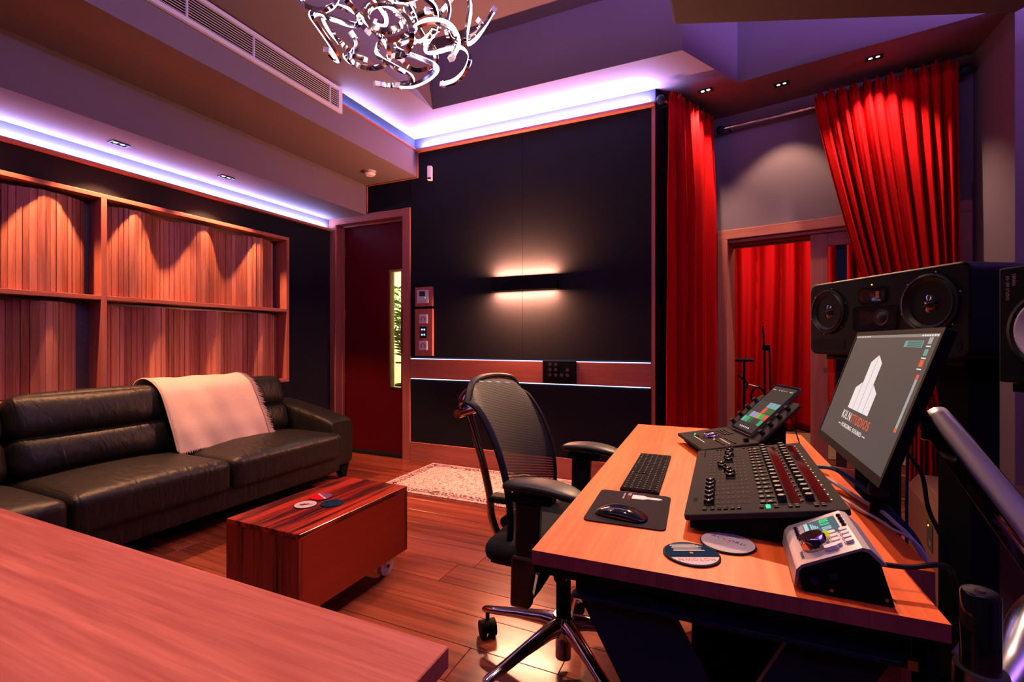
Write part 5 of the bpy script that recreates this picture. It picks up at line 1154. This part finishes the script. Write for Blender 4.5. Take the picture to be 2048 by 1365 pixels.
for sg in (-1, 1):
    yy = 0.01+0.285*sg
    pad_ = MB()
    def padf(u, v, yy=yy):
        x = -0.105+0.26*u; hw = 0.040+0.010*sin(u*pi)+0.006*u; k = (1-abs(2*u-1)**5)**0.5 if 0 < u < 1 else 0.0
        a = 2*pi*v; e_ = 0.7
        return V((x, yy+hw*k*math.copysign(abs(cos(a))**e_, cos(a)), 0.700+0.012*sin(u*pi)-0.014*u**3+0.016*k*math.copysign(abs(sin(a))**e_, sin(a))))
    o = pad_.grid(padf, 26, 22).build('arm_pad', M['softblack'], oc, smooth=True, angle=80); recalc(o)
    up_ = MB().add([(-0.062,yy-0.018,0.46),(0.012,yy-0.018,0.46),(0.012,yy+0.018,0.46),(-0.062,yy+0.018,0.46),(-0.058,yy-0.016,0.66),(0.022,yy-0.016,0.66),(0.022,yy+0.016,0.66),(-0.058,yy+0.016,0.66)],
        [(0,3,2,1),(4,5,6,7),(0,1,5,4),(1,2,6,5),(2,3,7,6),(3,0,4,7)])
    up_.build('arm_upright', M['gloss'], oc, bevel=0.008)
    MB().box(-0.07, 0.06, yy-0.028, yy+0.028, 0.66, 0.684).build('arm_carrier', M['satin'], oc, bevel=0.005)
    sl_ = MB().add([(-0.072,yy-0.024,0.345),(-0.010,yy-0.024,0.345),(-0.010,yy+0.012,0.345),(-0.072,yy+0.012,0.345),(-0.068,yy-0.024,0.50),(0.018,yy-0.024,0.50),(0.018,yy+0.024,0.50),(-0.068,yy+0.024,0.50)],
        [(0,3,2,1),(4,5,6,7),(0,1,5,4),(1,2,6,5),(2,3,7,6),(3,0,4,7)])
    sl_.build('arm_sleeve', M['gloss'], oc, bevel=0.008)
    MB().tube(spline([(-0.04,yy,0.352),(-0.03,yy*0.7,0.36),(-0.01,yy*0.35,0.40),(0.0,yy*0.2,0.415)], 6), 0.016, 10, sx=1.6).build('arm_bracket', M['satin'], oc, smooth=True)

# ------------------------------------------------------------------ loudspeakers
sp_ = thing('studio_loudspeaker', 'wide black studio loudspeaker with two woofers and a horn, lying on its side', 'loudspeaker', (0.303, 2.208, 1.09), R(-60))
SW, SH, SD = 0.602, 0.271, 0.36
cab = MB().prism(rr(0, SW, 0, SH, 0.03, 5), 0, SD).build('cabinet', M['satin'], sp_, smooth=True, angle=30, bevel=0.006)
cab.matrix_local = MX.Rotation(R(90), 4, 'X') @ MX.Translation((0, 0, -SD))
FR = (0, -1, 0)
for (x, z, r_) in ((0.094, 0.161, 0.082), (0.487, 0.161, 0.088)):
    wf_ = MB().lathe([(r_,0.0),(r_,0.006),(r_*0.93,0.008),(r_*0.88,0.003)], (x, 0, z), FR, n=40).build('woofer_ring', M['softblack'], sp_, smooth=True)
    MB().lathe([(r_*0.90,0.003),(r_*0.84,0.008),(r_*0.78,0.003),(r_*0.40,-0.022)], (x, 0, z), FR, n=40).build('woofer_cone', M['softblack'], sp_, smooth=True)
    MB().lathe([(r_*0.42,-0.022),(r_*0.38,-0.006),(r_*0.24,0.004),(0.0,0.008)], (x, 0, z), FR, n=32).build('dust_cap', M['gloss'], sp_, smooth=True)
    for k in range(6):
        a = k*pi/3+0.3; MB().cyl((x+cos(a)*r_*1.06, 0.0, z+sin(a)*r_*1.06), (x+cos(a)*r_*1.06, -0.002, z+sin(a)*r_*1.06), 0.0025, n=8).build('screw', M['alu'], sp_)
def horn(name, x0, x1, z0, z1, xc, zc, r_, deep):
    pts = rr(x0, x1, z0, z1, 0.018, 5); n = len(pts); inn = [(xc+r_*cos(math.atan2(p[1]-zc, p[0]-xc)), zc+r_*sin(math.atan2(p[1]-zc, p[0]-xc))) for p in pts]
    h_ = MB().add([(p[0],-0.004,p[1]) for p in pts]+[(p[0]*0.94+xc*0.06,-0.004,p[1]*0.94+zc*0.06) for p in pts]+[(p[0],-0.001,p[1]) for p in inn],
        [(i,(i+1)%n,n+(i+1)%n,n+i) for i in range(n)]+[(n+i,n+(i+1)%n,2*n+(i+1)%n,2*n+i) for i in range(n)]).build(name, M['gloss'], sp_, smooth=True, angle=50)
    recalc(h_); return h_
hm = horn('midrange_horn', 0.212, 0.384, 0.085, 0.170, 0.325, 0.128, 0.030, 0)
MB().lathe([(0.030,0.0005),(0.026,0.003),(0.020,0.0012),(0.014,0.006),(0.0,0.010)], (0.325, 0, 0.128), FR, n=28).build('midrange_dome', M['softblack'], sp_, smooth=True)
ht_ = horn('tweeter_horn', 0.236, 0.346, 0.176, 0.232, 0.312, 0.204, 0.014, 0)
for k in range(5): MB().box(0.305, 0.319, -0.0035, -0.001, 0.192+k*0.005, 0.195+k*0.005).build('tweeter_ribbon', M['brass'], sp_)
MB().lathe([(0.0,0.003),(0.002,0.002),(0.0025,0.0)], (0.288, 0, 0.240), FR, n=10).build('power_light', M['y_dot'], sp_)
for (a, b) in ((0.018, 0.176), (0.520, 0.578)):
    MB().add([(p[0],-0.0012,p[1]) for p in rr(a, b, 0.018, 0.058, 0.014, 5)], [tuple(range(24))]).build('bass_port', M['dark'], sp_)
ss = thing('speaker_stand', 'black column stand under the wide black studio loudspeaker', 'stand', (0.303, 2.208, 0), R(-60))
MB().box(0.05, 0.56, 0.03, 0.33, 1.07, 1.088).build('top_plate', M['satin'], ss)
MB().box(0.10, 0.20, 0.10, 0.20, 0.02, 1.07).build('column', M['black'], ss, bevel=0.006)
MB().box(0.40, 0.50, 0.12, 0.22, 0.02, 1.07).build('column', M['black'], ss, bevel=0.006)
MB().box(0.03, 0.56, 0.04, 0.235, 0.0, 0.02).build('base_plate', M['satin'], ss)
nsp = thing('near_field_speaker', 'black near-field speaker with a white paper woofer cone', 'loudspeaker', (0.548, 1.400, 1.05), R(-60))
NH, NW, ND = 0.250, 0.382, 0.20
MB().box(0, NW, 0, ND, 0, NH).build('cabinet', M['satin'], nsp, bevel=0.004)
xw, zw = 0.105, 0.112
MB().lathe([(0.085,0.0),(0.085,0.006),(0.078,0.008),(0.072,0.004)], (xw,0,zw), FR, n=40).build('woofer_ring', M['softblack'], nsp, smooth=True)
MB().lathe([(0.074,0.004),(0.068,0.007),(0.062,0.004),(0.028,-0.012)], (xw,0,zw), FR, n=40).build('woofer_cone', M['cone'], nsp, smooth=True)
MB().lathe([(0.029,-0.012),(0.02,-0.002),(0.0,0.002)], (xw,0,zw), FR, n=28).build('dust_cap', M['softblack'], nsp, smooth=True)
for zz in (-0.008, 0.008): MB().tube([(xw-0.028,-0.0,zw+zz),(xw-0.045,-0.004,zw+zz*1.6)], 0.003, 6).build('tinsel_lead', M['ink'], nsp)
MB().lathe([(0.042,0.0),(0.042,0.004),(0.018,0.004),(0.0,0.008)], (0.30,0,0.13), FR, n=30).build('tweeter', M['softblack'], nsp, smooth=True)
text('lettering', 'YAMAHA', 0.010, M['silver'], nsp, frame((0.030, -0.0005, 0.222), (0,0,-1), (1,0,0)), wid=0.026)
text('lettering', 'NS-10M STUDIO', 0.009, M['silver'], nsp, frame((0.018, -0.0005, 0.205), (0,0,-1), (1,0,0)), wid=0.052)
ns_ = thing('speaker_stand', 'square black stand under the near-field speaker with the white cone', 'stand', (0.548, 1.400, 0), R(-60))
MB().box(0.02, 0.36, 0.01, 0.19, 1.03, 1.048).build('top_plate', M['satin'], ns_)
MB().box(0.16, 0.24, 0.06, 0.14, 0.02, 1.03).build('column', M['black'], ns_, bevel=0.006)
MB().box(0.04, 0.34, 0.0, 0.20, 0.0, 0.02).build('base_plate', M['satin'], ns_)
# subwoofer
sb = thing('subwoofer', 'dark brown subwoofer cabinet with a chamfered top standing on the floor', 'subwoofer', (0.736, 2.66, 0), R(-96))
MB().prism([(0.0,0.012),(0.0,0.50),(0.035,0.55),(0.44,0.55),(0.44,0.012)], 0, 0.558).build('cabinet', [M['brownbox']], sb, bevel=0.003).matrix_local = MX(((0,0,1,0),(1,0,0,0),(0,1,0,0),(0,0,0,1)))
MB().box(0.36, 0.44, -0.002, 0.0, 0.36, 0.46).build('badge_plate', M['grey'], sb)
MB().lathe([(0.0,0.003),(0.003,0.002),(0.004,0.0)], (0.385,-0.002,0.445), FR, n=10).build('power_light', M['y_dot'], sb)
text('lettering', 'fs', 0.03, M['silver'], sb, frame((0.405, -0.0025, 0.385), (1,0,0), (0,0,1)))
for (x, yy) in ((0.05,0.05),(0.50,0.05),(0.05,0.39),(0.50,0.39)): MB().cyl((x,yy,0),(x,yy,0.013),0.02,n=12).build('foot', M['softblack'], sb)

# ------------------------------------------------------------------ cables
pst = thing('upright_post', 'short black upright post on the desk back below the display', 'post', (0.305, 1.285, 0.7505))
MB().lathe([(0.0,0.0),(0.020,0.0),(0.020,0.006),(0.0155,0.010),(0.0155,0.15),(0.0,0.152)], n=20).build('tube', M['black'], pst, smooth=True)
MB().lathe([(0.0155,0.05),(0.019,0.052),(0.019,0.07),(0.0155,0.072)], n=20).build('cable_clip', M['softblack'], pst, smooth=True)
def cable(label, pts, r_, m_, name='cable'):
    o = MB().tube(spline(pts, 8), r_, 8).build(name, m_, None, smooth=True)
    return tag(o, label, 'cable')
cable('thick blue cable leaving the back of the fader console', [(0.205,1.52,0.795),(0.26,1.50,0.80),(0.31,1.42,0.775),(0.33,1.30,0.765),(0.365,1.22,0.70),(0.375,1.20,0.50)], 0.0055, M['cable_b'])
cable('grey cable draped behind the fader console', [(0.205,1.49,0.79),(0.25,1.46,0.775),(0.29,1.36,0.765),(0.315,1.24,0.765),(0.352,1.17,0.70),(0.36,1.15,0.45)], 0.0045, M['cable_g'])
cable('pale grey cable behind the fader console crossing the desk back', [(0.205,1.47,0.785),(0.235,1.42,0.765),(0.275,1.30,0.76),(0.30,1.20,0.762),(0.345,1.13,0.72),(0.355,1.12,0.45)], 0.003, M['cable_g'])
cable('black lead plugged into the side of the silver controller', [(0.222,0.93,0.785),(0.26,0.935,0.785),(0.31,0.95,0.79),(0.335,0.985,0.745),(0.37,1.00,0.62),(0.39,1.0,0.40)], 0.0042, M['cable'])
cable('thin black lead from the tablet dock to the floor', [(0.12,2.03,0.90),(0.155,2.01,0.905),(0.20,1.96,0.88),(0.225,1.93,0.81),(0.235,1.90,0.762)], 0.002, M['cable'])
cable('long pale cable running behind the desk to the arm', [(0.345,1.02,0.62),(0.40,1.08,0.65),(0.46,1.15,0.60),(0.50,1.2,0.45)], 0.005, M['cable_g'])
cable('black power cord hanging behind the display', [(0.345,1.30,0.92),(0.375,1.27,0.86),(0.372,1.22,0.80),(0.385,1.16,0.72),(0.40,1.12,0.5)], 0.004, M['cable'])
cable('teal cable hanging from the back of the display', [(0.39,1.44,1.06),(0.41,1.46,1.0),(0.405,1.46,0.85),(0.40,1.45,0.70),(0.40,1.44,0.30),(0.41,1.43,0.004)], 0.0035, M['cable_b'])

# ------------------------------------------------------------------ live room seen through the doorway
lr = thing('patterned_rug', 'brown patterned rug on the live room floor beyond the doorway', 'rug', (1.86, 6.1, -0.001))
MB().box(-1.2, 1.2, -0.7, 0.7, 0, 0.01).build('pile', plain('brown_carpet', (0.22, 0.10, 0.05), 0.95, var=0.7, scale=28, bump=0.5), lr)
m1 = thing('microphone_stand', 'tall black microphone stand in front of the live room curtain', 'stand', (0.365, 5.65, -0.001))
for k in range(3):
    a = k*2*pi/3+0.4; MB().tube([(0,0,0.10),(cos(a)*0.13,sin(a)*0.13,0.012)], 0.009, 8).build('leg', M['satin'], m1)
MB().cyl((0,0,0.06),(0,0,1.08),0.011,n=12).cyl((0,0,1.0),(-0.015,0,1.30),0.009,n=12).build('pole', M['satin'], m1, smooth=True)
MB().box(-0.02,0.05,-0.018,0.018,1.04,1.10).build('boom_clutch', M['satin'], m1, bevel=0.006)
MB().tube([(0.045,0,1.07),(0.055,0.02,0.62)], 0.009, 8).build('boom', M['satin'], m1)
m2 = thing('music_tray_stand', 'black stand holding a tray and hanging headphones in the live room', 'stand', (0.165, 5.45, -0.001))
for k in range(3):
    a = k*2*pi/3; MB().tube([(0,0,0.10),(cos(a)*0.13,sin(a)*0.13,0.012)], 0.009, 8).build('leg', M['satin'], m2)
MB().cyl((0,0,0.06),(0,0,0.93),0.012,n=12).build('pole', M['satin'], m2, smooth=True)
MB().box(-0.16,0.09,-0.08,0.08,0.93,0.955).build('tray', M['satin'], m2, bevel=0.004)
for k in range(6): MB().cyl((-0.13+k*0.035,-0.04,0.955),(-0.13+k*0.035,-0.04,0.972),0.007,n=10).build('knob', M['alu'], m2)
MB().tube(spline([(0.0,0,0.62),(0.03,-0.02,0.70),(-0.06,-0.03,0.79)], 5), 0.010, 8).build('clip_arm', M['cable_b'], m2)
hp2 = thing('headphones', 'black headphones hanging from a stand in the live room', 'headphones', (0.295, 5.47, 0.50))
MB().tube(spline([(-0.05,0,0.02),(-0.06,0,0.10),(0,0,0.17),(0.06,0,0.10),(0.05,0,0.02)], 6), 0.009, 8).build('headband', M['satin'], hp2, smooth=True)
for sg in (-1, 1): MB().lathe([(0.0,0.0),(0.045,0.0),(0.048,0.015),(0.04,0.032),(0.0,0.036)], (0.012*sg,0,0.0), (sg,-0.3,0), n=20).build('ear_cup', M['satin'], hp2, smooth=True)
MB().tube([(-0.13,0,0.20),(0.0,0,0.172)], 0.006, 6).build('hook', M['alu'], hp2)
